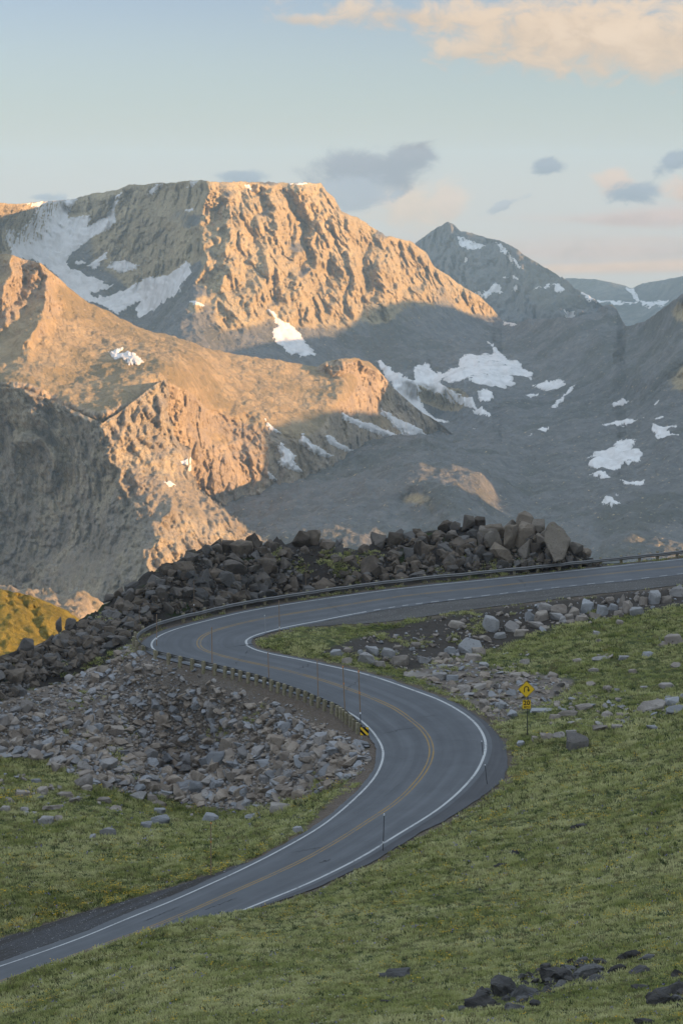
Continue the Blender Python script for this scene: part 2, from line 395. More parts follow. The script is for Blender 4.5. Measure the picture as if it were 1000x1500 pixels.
for nme, vals in (('scree', m_scree), ('dirt', np.maximum(m_dirt, np.where(over < 1.6, dirt_edge, 0))), ('outcrop', m_out), ('fill', m_fill), ('gully', m_gully)):
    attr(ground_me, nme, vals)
# ------------------------------------------------------------------ ground and road materials
def ground_material():
    m, t, b = material('alpine_ground')
    P = t.new('ShaderNodeNewGeometry').outputs['Position']
    n1 = t.noise(P, 0.35, 6, 0.6); n2 = t.noise(P, 2.3, 5, 0.65); n3 = t.noise(P, 9.0, 4, 0.6)
    turf = t.mix(t.step(n1, 0.35, 0.65), (0.035, 0.050, 0.009), (0.095, 0.10, 0.026))
    turf = t.mix(t.math('MULTIPLY', t.step(n2, 0.52, 0.66), 0.55), turf, (0.055, 0.048, 0.026))
    soil = t.mix(n2, (0.075, 0.055, 0.040), (0.155, 0.12, 0.092))
    soil = t.mix(t.step(n3, 0.55, 0.7), soil, (0.20, 0.18, 0.165))
    stone = t.mix(n3, (0.070, 0.058, 0.047), (0.24, 0.20, 0.168))
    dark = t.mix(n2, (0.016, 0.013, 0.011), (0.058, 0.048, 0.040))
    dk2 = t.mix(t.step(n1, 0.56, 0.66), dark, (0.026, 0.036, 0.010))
    fill = t.mix(n2, (0.022, 0.018, 0.015), (0.085, 0.07, 0.056))
    col = turf
    col = t.mix(t.attr('scree'), col, stone)
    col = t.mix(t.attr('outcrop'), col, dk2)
    col = t.mix(t.attr('gully'), col, stone)
    col = t.mix(t.attr('fill'), col, fill)
    col = t.mix(t.attr('dirt'), col, soil)
    t.put(b.inputs['Base Color'], col); b.inputs['Roughness'].default_value = 0.95
    h = t.math('ADD', n2, t.math('MULTIPLY', n3, 0.5))
    t.put(b.inputs['Normal'], t.bump(h, 0.9, 0.25)); return m
def asphalt_material(name, tint, worn):
    m, t, b = material(name)
    P = t.new('ShaderNodeNewGeometry').outputs['Position']
    lane, along = t.attr('lane'), t.attr('along')
    cv = t.new('ShaderNodeCombineXYZ'); t.put(cv.inputs[0], t.math('MULTIPLY', along, 0.05)); t.put(cv.inputs[1], t.math('MULTIPLY', lane, 1.6))
    streak = t.noise(cv.outputs[0], 1.0, 4, 0.6); blot = t.noise(P, 0.45, 5, 0.6); grain = t.noise(P, 22.0, 3, 0.7)
    # wheel paths, about 0.9 m either side of each lane's middle
    c = t.math('ABSOLUTE', t.math('SUBTRACT', t.math('ABSOLUTE', lane), 1.8)); c = t.math('ABSOLUTE', t.math('SUBTRACT', c, 0.85))
    wheel = t.math('SUBTRACT', 1.0, t.step(c, 0.0, 0.75))
    f = t.math('ADD', t.math('MULTIPLY', streak, 0.55), t.math('MULTIPLY', blot, 0.45))
    col = t.mix(t.step(f, 0.3, 0.7), [x * 0.80 for x in tint], [x * 1.2 for x in tint])
    col = t.mix(t.math('MULTIPLY', wheel, worn), col, [x * 0.72 for x in tint])
    col = t.mix(t.step(grain, 0.62, 0.8), col, [min(1, x * 1.75) for x in tint])
    t.put(b.inputs['Base Color'], col); b.inputs['Roughness'].default_value = 0.8
    t.put(b.inputs['Normal'], t.bump(grain, 0.35, 0.02)); return m
def paint_material(name, colr, base=(0.16, 0.16, 0.165), wear=0.5):
    m, t, b = material(name)
    P = t.new('ShaderNodeNewGeometry').outputs['Position']
    n = t.math('ADD', t.math('MULTIPLY', t.noise(P, 5.0, 4, 0.7), 0.6), t.math('MULTIPLY', t.noise(P, 0.6, 3), 0.4))
    col = t.mix(t.step(n, wear - 0.06, wear + 0.16), colr, base)
    t.put(b.inputs['Base Color'], col); b.inputs['Roughness'].default_value = 0.7; return m
def gravel_material(name, a, c):
    m, t, b = material(name)
    P = t.new('ShaderNodeNewGeometry').outputs['Position']
    n = t.noise(P, 14.0, 4, 0.75); n2 = t.noise(P, 0.5, 4, 0.6)
    lane, along = t.attr('lane'), t.attr('along')
    cv = t.new('ShaderNodeCombineXYZ'); t.put(cv.inputs[0], t.math('MULTIPLY', along, 0.09)); t.put(cv.inputs[1], t.math('MULTIPLY', lane, 0.9))
    s = t.step(t.noise(cv.outputs[0], 1.0, 3), 0.4, 0.6)
    col = t.mix(t.step(t.math('ADD', t.math('MULTIPLY', n2, 0.4), t.math('MULTIPLY', s, 0.35)), 0.2, 0.6), a, c)
    col = t.mix(t.step(n, 0.35, 0.75), [x * 0.6 for x in c], col, 'MIX')
    col = t.mix(t.step(t.noise(P, 7.0, 2, 0.5), 0.66, 0.72), col, (0.34, 0.33, 0.32))
    t.put(b.inputs['Base Color'], col); t.put(b.inputs['Normal'], t.bump(n, 0.8, 0.06)); return m
M_GROUND = ground_material()
M_ASPH = asphalt_material('asphalt', (0.094, 0.097, 0.103), 0.35)
M_APR = asphalt_material('apron_asphalt', (0.066, 0.065, 0.068), 0.0)
M_WHITE = paint_material('white_paint', (0.40, 0.40, 0.39), base=(0.11, 0.11, 0.115), wear=0.54)
M_YELL = paint_material('yellow_paint', (0.25, 0.155, 0.045), base=(0.11, 0.11, 0.115), wear=0.50)
M_GRAV = gravel_material('gravel', (0.15, 0.14, 0.128), (0.10, 0.092, 0.085))
M_GRAV2 = gravel_material('pullout_gravel', (0.10, 0.104, 0.115), (0.052, 0.045, 0.040))
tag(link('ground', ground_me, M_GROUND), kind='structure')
iz = np.arange(NS)
def struct(o): return tag(o, kind='structure')
struct(strip('road', 0, NS, -WL - EDL, WR + np.where((RS > s_bend - 12) & (RS < s_bend + 34), 0.5, np.minimum(APR, 0.75)), 0.0, M_ASPH, 15))
i_a0, i_a1 = np.searchsorted(RS, [s_bend - 12, s_bend + 34])
struct(strip('paved_apron', i_a0, i_a1, WR + 0.5, WR + APR + 0.1, -0.006, M_APR, 5))
i_g = np.searchsorted(RS, s_tip - 10)
struct(strip('gravel_shoulder', 0, i_g, WR + 0.5, WR + APR + GRV + 0.2, -0.02, M_GRAV, 8))
i_p = np.searchsorted(RS, s_bend + 26)
struct(strip('gravel_pullout', i_p, NS, -WL - EDL - GRL - 0.3, -WL - EDL, -0.02, M_GRAV2, 8))
struct(strip('edge_line', 0, NS, -WL - 0.085, -WL + 0.085, 0.006, M_WHITE, 2))
i_d = int(np.argmin(np.abs(RU - 505) + 1e4 * (RV > 930)))
struct(strip('edge_line', i_d, NS, WR - 0.10, WR + 0.10, 0.006, M_WHITE, 2))
# broken edge line along the upper arm, one sheet of short dashes
dv, df = [], []
s = RS[i_d] - 0.9
while s > 6:
    a, c = np.interp([s, s - 0.85], RS, iz)
    q = []
    for k, e in ((a, -0.07), (c, -0.07), (c, 0.07), (a, 0.07)):
        i = int(k); q.append(road_pt(i, WR[i] + e, 0.006) * (1 - (k - i)) + road_pt(i + 1, WR[i + 1] + e, 0.006) * (k - i))
    df.append([len(dv) + x for x in (0, 3, 2, 1)][::-1]); dv += q; s -= 1.85
struct(link('broken_edge_line', mesh_np('dashes', np.array(dv), np.array(df)), M_WHITE))
for a, c in ((-0.21, -0.09), (0.09, 0.21)):
    struct(strip('centre_line', 0, NS, a, c, 0.006, M_YELL, 2))
# tar-sealed cracks across the asphalt
def crack(name, u0, v0, u1, v1, wpx):
    n = 26; k = np.linspace(0, 1, n)
    U = u0 + (u1 - u0) * k + rng.normal(0, 0.5, n); Vv = v0 + (v1 - v0) * k + rng.normal(0, 0.5, n)
    P = cast(U, Vv); i, o = road_near(P[:, 0], P[:, 1]); hw = wpx * (0.4 + rng.random(n) * 0.8)
    A = np.stack([RC[i, 0] + RN[i, 0] * o, RC[i, 1] + RN[i, 1] * o, RC[i, 2] + RB[i] * o + 0.007], -1)
    q = np.stack([A - np.c_[0 * hw, hw, -RB[i] * 0], A + np.c_[0 * hw, hw, 0 * hw]], 1)
    q[..., 2] = (RC[i, 2] + 0.007)[:, None] + RB[i][:, None] * ((q[..., 0] - RC[i, 0][:, None]) * RN[i, 0][:, None] + (q[..., 1] - RC[i, 1][:, None]) * RN[i, 1][:, None])
    struct(link(name, mesh_np(name, q.reshape(-1, 3), grid_faces(n, 2)), M_TAR))
M_TAR = simple_mat('tar', (0.035, 0.034, 0.035), 0.6)
for cu_ in ((640,1120,668,1175,.03),(585,1150,560,1172,.03),(430,1250,470,1243,.05),(300,1335,345,1318,.04),(590,1060,640,1048,.04),(500,1016,532,994,.05),(430,985,470,966,.05),(345,975,372,945,.05),(600,868,640,878,.06),(760,850,772,862,.07),(480,886,500,898,.06),(210,1352,262,1330,.04),(640,1085,700,1088,.03),(565,1110,625,1118,.03)):
    crack('tar_seam', *cu_)
crack('tar_seam', 560, 1075.5, 608, 1067, 0.07); crack('tar_seam', 468, 1265, 482, 1262, 0.10); crack('tar_seam', 497, 1181, 545, 1160, 0.03)

# ------------------------------------------------------------------ rocks
def rock_mesh(seed, n=16, flat=0.8, kind='boulder', bevel=0.05, rough=0.035):
    r = np.random.default_rng(seed); bm = bmesh.new()
    d = r.normal(size=(n, 3)); d /= np.linalg.norm(d, axis=1)[:, None]
    d = np.sign(d) * np.abs(d) ** 0.75; d *= (0.8 + 0.35 * r.random((n, 1)))
    d[:, 2] *= flat
    for p in d: bm.verts.new(p)
    res = bmesh.ops.convex_hull(bm, input=bm.verts)
    junk = [g for g in res['geom_interior'] + res['geom_unused'] if isinstance(g, bmesh.types.BMVert)]
    junk = list(dict.fromkeys(junk))
    if junk: bmesh.ops.delete(bm, geom=junk, context='VERTS')
    bmesh.ops.dissolve_limit(bm, angle_limit=math.radians(14), verts=bm.verts, edges=bm.edges)
    if bevel: bmesh.ops.bevel(bm, geom=bm.edges[:], offset=bevel, segments=1, affect='EDGES', clamp_overlap=True)
    bmesh.ops.triangulate(bm, faces=bm.faces)
    if rough:
        bmesh.ops.subdivide_edges(bm, edges=[e for e in bm.edges if e.calc_length() > 0.28], cuts=2, use_grid_fill=True)
        bmesh.ops.triangulate(bm, faces=bm.faces)
        co = np.array([v.co for v in bm.verts]); nm = np.array([v.normal for v in bm.verts])
        dn = fbm(co * 2.2 + seed * 3.1, 4, 0.6, s=seed) * rough * 2.6
        co = co + nm * dn[:, None]
        for v, c in zip(bm.verts, co): v.co = c
    me = bpy.data.meshes.new(kind); bm.to_mesh(me); bm.free()
    co = np.array([v.co for v in me.vertices]); lo, hi = co.min(0), co.max(0)
    co = (co - (lo + hi) / 2) / (hi - lo); me.vertices.foreach_set('co', co.astype(np.float32).ravel()); me.update()
    return me
def rock_material(name, a, b_, c, lichen=0.25, contrast=1.0, tintvar=0.5):
    m, t, b = material(name)
    co = t.new('ShaderNodeTexCoord').outputs['Object']; P = t.new('ShaderNodeNewGeometry').outputs['Position']
    rnd = t.new('ShaderNodeObjectInfo').outputs['Random']
    n1 = t.noise(P, 0.9, 5, 0.6, 0.6); n2 = t.noise(P, 4.5, 6, 0.68); n3 = t.noise(P, 16.0, 4, 0.7)
    col = t.mix(t.step(n1, 0.3, 0.7), a, b_)
    col = t.mix(t.step(rnd, 0.35, 0.95), col, c)
    br = t.math('ADD', 1 - tintvar * 0.5, t.math('MULTIPLY', t.math('FRACT', t.math('MULTIPLY', rnd, 7.31)), tintvar))
    col = t.mix(1.0, col, t.ramp(br, (0, 0.0), (1, 1.0)), 'MULTIPLY')
    col = t.mix(t.step(n2, 0.56, 0.72), col, [x * 0.38 for x in a])
    col = t.mix(t.math('MULTIPLY', t.step(n3, 0.58, 0.75), 0.6), col, [min(1, x * 1.5) for x in c])
    lm = t.step(t.noise(P, 2.6, 5, 0.7, 1.0), 0.60, 0.70)
    col = t.mix(t.math('MULTIPLY', lm, lichen), col, (0.16, 0.155, 0.06))
    t.put(b.inputs['Base Color'], col); b.inputs['Roughness'].default_value = 0.92
    h = t.math('ADD', t.math('MULTIPLY', n2, 0.7), t.math('MULTIPLY', n3, 0.3))
    t.put(b.inputs['Normal'], t.bump(h, 0.8, 0.14)); return m
M_ROCK_D = rock_material('outcrop_rock', (0.085, 0.067, 0.052), (0.165, 0.130, 0.100), (0.125, 0.115, 0.108), 0.45, tintvar=1.0)
M_ROCK_L = rock_material('pale_outcrop_rock', (0.150, 0.120, 0.092), (0.225, 0.182, 0.140), (0.18, 0.155, 0.13), 0.35, tintvar=0.5)
M_ROCK_S = rock_material('scree_rock', (0.210, 0.165, 0.128), (0.32, 0.265, 0.215), (0.27, 0.27, 0.28), 0.12, tintvar=0.8)
M_ROCK_H = rock_material('hillside_rock', (0.21, 0.172, 0.142), (0.31, 0.268, 0.228), (0.28, 0.28, 0.287), 0.12, tintvar=0.6)
M_ROCK_F = rock_material('near_rock', (0.036, 0.033, 0.031), (0.078, 0.070, 0.064), (0.11, 0.105, 0.102), 0.2, tintvar=0.4)
VAR = {}
def variants(mat, n, flat, key, **kw):
    L = []
    for k in range(n):
        me = rock_mesh(100 + 17 * k + len(VAR) * 500, n=int(11 + (k * 5) % 9), flat=flat, **kw); me.materials.append(mat); L.append(me)
    VAR[key] = L
variants(M_ROCK_D, 12, 0.9, 'D'); variants(M_ROCK_L, 9, 0.9, 'L'); variants(M_ROCK_S, 12, 0.75, 'S'); variants(M_ROCK_H, 10, 0.7, 'H'); variants(M_ROCK_F, 7, 0.8, 'F', rough=0.10)
N_ROCK = {}
def boulder(key, bbox, label, group, sink=0.12, depth=0.85, name='boulder', Y=None, push=0.0):
    u0, v0, u1, v1 = bbox; u, v = (u0 + u1) / 2, (v0 + v1) / 2
    if Y is None:
        P = cast([u], [v1 - 0.25 * (v1 - v0)])[0]
        if np.isnan(P[0]):
            P = cast([u], [v1 + 2])[0]
        if np.isnan(P[0]): return None
        Y = P[1] + push
    sc = Y / 3000.0 * 1.01
    w, h = (u1 - u0) * sc, (v1 - v0) * sc
    dd = depth * (w + h) / 2
    h2 = h * (1 + sink); p = at_Y(u, v + (v1 - v0) * sink / 2, Y + dd * 0.2)
    L = VAR[key]; N_ROCK[key] = N_ROCK.get(key, 0) + 1
    me = L[(N_ROCK[key] * 5 + int(u)) % len(L)]
    o = bpy.data.objects.new(name, me); COL.objects.link(o)
    k = N_ROCK[key] % 4
    o.rotation_euler = (0, 0, k * math.pi / 2)
    o.scale = (w, dd, h2) if k % 2 == 0 else (dd, w, h2)
    o.location = p
    tag(o, label, 'boulder', group)
    return o
# ------------------------------------------------------------------ boulders, each its own thing
G_CRAG = ('tan jointed rock block stacked in the big crag behind the guardrail', 'blocks of the big tan crag')
G_LEDGE = ('dark brown rock block in the broken ledges just left of the tan crag', 'blocks of the dark ledges')
G_PILE = ('grey brown boulder piled on the outcrop behind the guardrail above the hairpin', 'boulders piled on the outcrop above the hairpin')
G_RIDGE = ('dark boulder on the rubble ridge running down to the left of the hairpin', 'boulders on the ridge left of the hairpin')
G_SCREE = ('angular grey boulder lying in the scree slope below the wooden guardrail posts', 'boulders in the scree slope')
G_FOOT = ('stone lying in the grass along the foot of the scree slope', 'stones in the grass below the scree')
G_ROW = ('pale boulder in the long rock row below the upper road gravel', 'boulders in the row below the upper road')
G_INNER = ('rock in the dark bank enclosed by the two arms of the hairpin', 'rocks in the bank inside the hairpin')
G_HILL = ('low pale stone set in the grassy hillside around the yellow signs', 'stones in the grassy hillside')
G_NEAR = ('dark lichen spotted rock in the outcrop line of the nearest grass', 'dark rocks in the nearest grass')
def put(key, group, boxes, **kw):
    for b in boxes:
        lab = group[0]
        if len(b) == 5: lab, b = b[4], b[:4]
        if key == 'F': b = (b[0] - 4, b[1] + 2, b[2] + 4, b[3] + 3)
        boulder(key, b, lab, group[1], **kw)
put('L', G_CRAG, [(711,740,731,763,'upright pointed rock spike standing on top of the tan crag'),(754,749,782,771,'rounded square block perched highest in the middle of the tan crag'),(781,751,806,766),
  (705,766,740,797),(704,774,731,806),(734,760,758,786),(751,772,773,791),(716,794,750,826),(736,766,761,818),(756,789,786,821),(777,760,798,783),(781,781,801,806),(795,797,812,824),(740,757,754,772),
  (735,818,755,827,'bluish flat block at the base of the tan crag just above the guardrail'),(757,819,782,831),(783,818,812,828),(839,781,862,805,'brown wedge rock leaning behind the lichened slab'),(829,792,854,815,'pale tan block at the right foot of the lichened slab'),(852,803,866,816),(826,808,840,821),
  (861,801,880,818,'dark rounded rock ending the crag on its right'),(881,803,893,817,'small square rock standing alone right of the crag'),(910,808,921,816,'tiny rock peeping over the guardrail far right')], depth=0.9)
put('D', G_LEDGE, [(675,753,695,775),(692,756,711,778),(650,761,663,773),(665,784,688,801),(665,796,678,818),(650,796,661,813),(652,811,666,838),(662,818,676,840),(677,794,692,810),(677,814,691,833),(690,821,703,835),
  (542,779,566,806,'dark block at the left end of the flat topped ledge'),(563,778,592,803),(590,778,612,797),(608,778,632,797),(640,762,663,778),(650,776,671,796),(640,794,666,813),(605,791,623,821),(625,814,638,833),(647,811,671,841),(590,800,607,822),
  (527,824,551,836),(547,831,568,847),(527,838,545,847,'blue grey flat stone above the guardrail below the grassy saddle'),(514,841,528,853),(579,833,591,848),(491,789,502,806,'small round rock alone on the grassy saddle skyline'),(467,791,492,805),(632,776,647,792),(570,818,588,836),(600,820,618,838),(696,775,712,800),(692,798,712,822)], depth=0.9)
put('D', G_PILE, [(427,776,455,800,'left half of the split boulder pair on the outcrop skyline'),(449,775,470,801,'right half of the split boulder pair on the outcrop skyline'),(359,781,383,802,'flat topped boulder highest on the left outcrop'),(336,791,371,821,'big grey dome boulder below the outcrop skyline'),(392,794,407,811),
  (313,836,346,863,'square brown boulder with mossy top in mid outcrop'),(321,819,363,843,'long pale lower slab slanting across the outcrop'),(364,816,406,840),(366,835,396,858),(396,839,421,856),(341,864,368,881),(374,856,393,873),(311,789,328,803),(270,804,291,823),(294,796,313,816),
  (289,831,308,873,'tall dark upright rock in the outcrop behind the brown pole'),(439,799,453,813),(419,844,438,866),(394,859,411,873),(300,872,322,890),(322,866,342,884),(270,836,292,862),(250,822,272,846),(346,842,364,862),(408,815,424,832),(376,800,394,818),(440,858,462,874),(470,848,490,864)], depth=0.9)
put('D', G_RIDGE, [(25,933,50,958,'largest grey block near the left end of the ridge'),(81,904,91,928,'thin upright dark rock on the ridge skyline'),(124,881,143,896),(151,869,171,881),(181,851,208,866),(211,841,241,861),(146,926,173,941),(134,909,161,926),(174,879,201,901),(199,880,223,891,'pale flat rock beside the pole left of the hairpin'),(64,934,76,956),(11,938,22,948),
  (235,826,256,846),(225,860,246,884),(205,895,226,912),(180,902,204,922),(110,926,134,944),(95,905,112,922),(45,948,66,968),(100,950,120,968),(235,880,256,900),(0,958,18,974),(166,860,184,876),(60,962,84,980)], depth=0.9)
put('S', G_SCREE, [(107,1134,136,1160,'large rusty brown boulder at the lower left foot of the scree'),(119,1149,136,1162),(134,1140,166,1156),(146,1111,173,1136),(74,1116,91,1135),(45,1140,61,1150),(236,1121,256,1150,'pale rounded boulder at the scree foot left of centre'),(169,1136,186,1152),(274,1143,300,1165),(244,1134,276,1158),(341,1151,366,1172),
  (395,1076,423,1102,'biggest brown boulder in the right half of the scree'),(411,1058,427,1078,'tilted slab resting on the biggest scree boulder'),(464,1115,481,1136),(481,1111,496,1132),(436,1119,461,1138),(429,1106,453,1128),(413,1116,426,1132),(426,1156,450,1176,'round tan boulder at the right foot of the scree'),(464,1150,478,1161,'small pale round stone by the grass bank of the bend'),(489,1126,503,1141),(359,1160,388,1177),(401,1151,423,1168),(371,1111,401,1128),(406,1099,431,1116),(414,1128,431,1143),(444,1156,463,1168),(349,1149,366,1171),
  (140,975,160,990),(133,985,147,1007),(30,1025,50,1048),(75,1048,100,1065,'long pale leaning slab in the upper left scree'),(58,1080,80,1100),(0,1083,16,1100),(225,1040,252,1072),(300,1030,330,1050),(262,1100,290,1125),(300,1100,330,1130),(318,1080,345,1105),(205,1098,232,1122),(180,1105,206,1128),(330,1128,352,1150),(378,1135,400,1152),(448,1082,470,1098),(452,1100,474,1116),(500,1096,518,1110),(494,1112,512,1126),(100,1090,122,1108),(130,1078,150,1096),(160,1062,184,1080),(250,1075,272,1092),(345,1055,366,1072),(215,1010,232,1024),(20,1068,38,1082)])
put('H', G_FOOT, [(56,1195,81,1211,'pointed pale stone alone in the far left grass'),(79,1194,92,1206),(146,1211,173,1227,'blue grey flat topped rock in the left meadow'),(220,1193,250,1212,'whitish peaked boulder with a brown one beside it in the meadow'),(205,1203,224,1216),(215,1163,233,1178,'upright bluish stone at the meadow top'),(225,1171,245,1183),(224,1183,243,1195),(294,1191,321,1207,'pale angular rock at the top of the tall tan pole'),(394,1176,435,1190,'long low pale slab beside the grass right of the scree foot'),(20,1158,45,1170),(53,1152,72,1166),(0,1180,16,1192),(28,1182,42,1192),(60,1178,92,1190),(100,1168,118,1178),(140,1168,165,1178),(160,1180,180,1190),(82,1160,112,1170),(185,1158,215,1172),(4,1168,22,1178),(358,1192,378,1202),(428,1210,446,1222),(130,1222,142,1230)], depth=0.9)
put('H', G_ROW, [(703,901,731,930,'largest tan block standing in the bank below the upper road'),(737,909,764,928),(768,894,783,914),(781,894,804,914),(785,883,809,898),(805,885,831,903),(804,897,825,912,'dark blue grey block in the boulder row'),(824,899,841,911),(832,889,849,905),(849,878,870,903),(873,886,891,906),(904,869,916,896,'tall narrow boulder in the row'),(911,880,927,903),(948,865,967,891,'tall leaning grey boulder near the right end of the row'),(980,859,1003,877,'rounded grey boulder at the far right end of the row'),(897,894,915,904),(921,889,943,904),(935,873,950,890),(772,910,796,923),(752,921,775,934),(890,884,905,897),(862,896,880,908),(842,902,862,912),(965,872,984,886),(928,872,938,884),(886,874,900,886),(700,930,720,942),(722,926,742,938)])
put('H', G_INNER, [(555,949,579,967,'tan wedge boulder in the middle of the hairpin bank'),(521,955,551,976,'large blue grey slab low in the hairpin bank'),(534,946,555,963),(569,959,599,979),(653,909,681,923),(669,934,711,963,'wide pale bedrock slab beside the dark bank'),(590,983,641,995,'long flat pale slab beside the grass edge above the bend'),(631,984,655,1000),(483,951,502,965),(599,941,616,952),(650,946,668,962),(500,963,516,975),(575,945,590,955),(610,960,632,975),(640,955,660,968),(548,968,566,980),(690,948,712,962),(502,948,516,958)])
put('H', G_HILL, [(679,958,706,972),(932,1025,976,1045,'tan topped boulder largest among the stones right of the signs'),(973,1021,995,1037),(973,1033,1004,1048),(945,1062,963,1071),(842,1030,868,1042),(756,1085,769,1096,'rounded pale stone left of the sign post base'),(778,1078,791,1087),(973,928,1002,947),(961,939,979,949),(882,1005,897,1015),(865,961,892,969,'long flat pale slab high in the hillside grass'),(964,1000,990,1010),(775,1038,812,1044,'thin flat slab just right of the speed plaque'),(900,908,914,916),(868,924,880,932),(872,935,880,943),(894,1061,912,1070),(880,1044,898,1053),(803,1046,822,1055),(816,1040,846,1052),(866,1062,892,1074),(790,1074,812,1084),(808,1072,828,1084),(700,970,716,980),(760,965,776,976),(745,985,764,994),(800,985,818,996),(860,978,878,986),(905,960,922,968),(940,955,958,964),(980,970,1000,980),(920,980,934,988),(838,964,852,972),(858,998,872,1006),(740,1010,756,1022),(716,1000,736,1012),(690,1000,712,1014),(668,1004,690,1018),(650,988,674,1000),(700,1024,716,1040),(724,1028,742,1042),(742,1040,758,1052),(770,1004,790,1014),(712,1046,724,1058)], depth=1.1)
put('D', G_HILL, [(828,1074,862,1103,'dark triangular boulder standing in the grass right of the sign post')], sink=0.2)
put('H', G_HILL, [(828,1069,847,1080)])
put('F', G_NEAR, [(720,1428,760,1466,'tall peaked dark rock in the nearest outcrop'),(681,1454,726,1481),(793,1413,838,1444,'broad rugged dark rock, middle of the nearest outcrop'),(837,1411,882,1434),(747,1435,801,1464),(905,1389,935,1408),(871,1401,897,1413),(890,1411,914,1427),(924,1413,950,1427),(956,1432,1004,1462,'long dark rock at the right edge of the nearest grass'),(948,1448,984,1476),(756,1457,770,1473),(778,1463,792,1475),(927,1439,950,1449),(931,1489,957,1502),(556,1415,598,1436,'low dark rock pile alone in the grass left of the outcrop'),(742,1468,766,1482),(560,1462,568,1468),(592,1434,606,1441),(725,1262,740,1270),(745,1244,758,1252),(838,1204,856,1212),(935,1396,955,1406),(985,1418,1004,1432),(860,1426,882,1440)], sink=0.25)
for k, b in enumerate([(697,770,744,836),(738,764,788,832),(772,774,806,830),(822,794,864,824),(655,786,700,836),(600,790,640,842)]): boulder('L' if k < 4 else 'D', b, G_CRAG[0] if k < 4 else G_LEDGE[0], G_CRAG[1] if k < 4 else G_LEDGE[1], depth=0.7, push=1.6)
# the leaning slab with yellow lichen
def slab():
    poly = [(796,786),(800,772),(806,764),(810,763),(822,771),(835,791),(830,805),(824,820),(811,824),(806,812),(800,800),(796,793)]
    Y = 209.5; bm = bmesh.new(); n = len(poly); c = np.mean(poly, 0)
    fr = [bm.verts.new(at_Y(u, v, Y + (u - 815) * 0.012 - (v - 795) * 0.035)) for u, v in poly]
    bk = [bm.verts.new(at_Y(c[0] + (u - c[0]) * 0.85 + 1.5, c[1] + (v - c[1]) * 0.85 + 3, Y + 2.6)) for u, v in poly]
    bm.faces.new(fr); bm.faces.new(bk[::-1])
    for k in range(n): bm.faces.new([fr[k], bk[k], bk[(k + 1) % n], fr[(k + 1) % n]])
    bmesh.ops.recalc_face_normals(bm, faces=bm.faces)
    bmesh.ops.bevel(bm, geom=bm.edges[:], offset=0.10, segments=2, affect='EDGES', clamp_overlap=True)
    bmesh.ops.triangulate(bm, faces=bm.faces)
    for _ in range(3): bmesh.ops.subdivide_edges(bm, edges=[e for e in bm.edges if e.calc_length() > 0.4], cuts=1)
    bmesh.ops.triangulate(bm, faces=bm.faces)
    co = np.array([v.co for v in bm.verts]); nm = np.array([v.normal for v in bm.verts])
    co += nm * (fbm(co * 1.1, 5, s=5) * 0.22)[:, None]
    for v, p in zip(bm.verts, co): v.co = p
    me = bpy.data.meshes.new('slab'); bm.to_mesh(me); bm.free()
    tag(link('leaning_slab', me, M_SLAB), 'tall leaning tan slab with yellow lichen at the right of the crag', 'boulder', G_CRAG[1])
M_SLAB = rock_material('lichened_rock', (0.18, 0.145, 0.11), (0.22, 0.18, 0.138), (0.20, 0.168, 0.135), 0.9, tintvar=0.2)
slab()
n_b = len([o for o in COL.objects if o.get('category') == 'boulder'])
# more boulders where the photo is packed with them, up to 300 in all
def spots(poly, n, seed, mind=0):
    r = np.random.default_rng(seed); p = np.array(poly, float); lo, hi = p.min(0), p.max(0); out = np.zeros((0, 2))
    while len(out) < n:
        q = lo + (hi - lo) * r.random((4 * n, 2)); q = q[inpoly(q[:, 0], q[:, 1], poly)]; out = np.vstack([out, q])
    return out[:n]

# ------------------------------------------------------------------ scattered stuff, drawn as instances
def scatter(name, P, rot, scl, idx, meshes, label, cat, group=None):
    sub = bpy.data.collections.new(name + '_kinds')
    for k, me in enumerate(meshes):
        sub.objects.link(bpy.data.objects.new('%s_kind%02d' % (name, k), me))
    me = bpy.data.meshes.new(name); me.vertices.add(len(P)); me.vertices.foreach_set('co', np.ascontiguousarray(P, np.float32).ravel())
    for nm, val in (('rot', rot), ('scl', scl)):
        a = me.attributes.new(nm, 'FLOAT_VECTOR', 'POINT'); a.data.foreach_set('vector', np.ascontiguousarray(val, np.float32).ravel())
    a = me.attributes.new('pick', 'INT', 'POINT'); a.data.foreach_set('value', np.ascontiguousarray(idx, np.int32))
    o = link(name, me)
    ng = bpy.data.node_groups.new(name, 'GeometryNodeTree')
    ng.interface.new_socket('Geometry', in_out='INPUT', socket_type='NodeSocketGeometry'); ng.interface.new_socket('Geometry', in_out='OUTPUT', socket_type='NodeSocketGeometry')
    N = ng.nodes; L = ng.links
    gi, go = N.new('NodeGroupInput'), N.new('NodeGroupOutput')
    ci = N.new('GeometryNodeCollectionInfo'); ci.inputs['Collection'].default_value = sub; ci.inputs['Separate Children'].default_value = True; ci.inputs['Reset Children'].default_value = True
    ip = N.new('GeometryNodeInstanceOnPoints'); ip.inputs['Pick Instance'].default_value = True
    def na(nm, ty):
        n = N.new('GeometryNodeInputNamedAttribute'); n.data_type = ty; n.inputs['Name'].default_value = nm
        return [s for s in n.outputs if s.enabled and s.name == 'Attribute'][0]
    L.new(gi.outputs[0], ip.inputs['Points']); L.new(ci.outputs[0], ip.inputs['Instance'])
    L.new(na('pick', 'INT'), ip.inputs['Instance Index']); L.new(na('rot', 'FLOAT_VECTOR'), ip.inputs['Rotation']); L.new(na('scl', 'FLOAT_VECTOR'), ip.inputs['Scale'])
    L.new(ip.outputs[0], go.inputs[0])
    o.modifiers.new('scatter', 'NODES').node_group = ng
    return tag(o, label, cat, group, 'stuff')
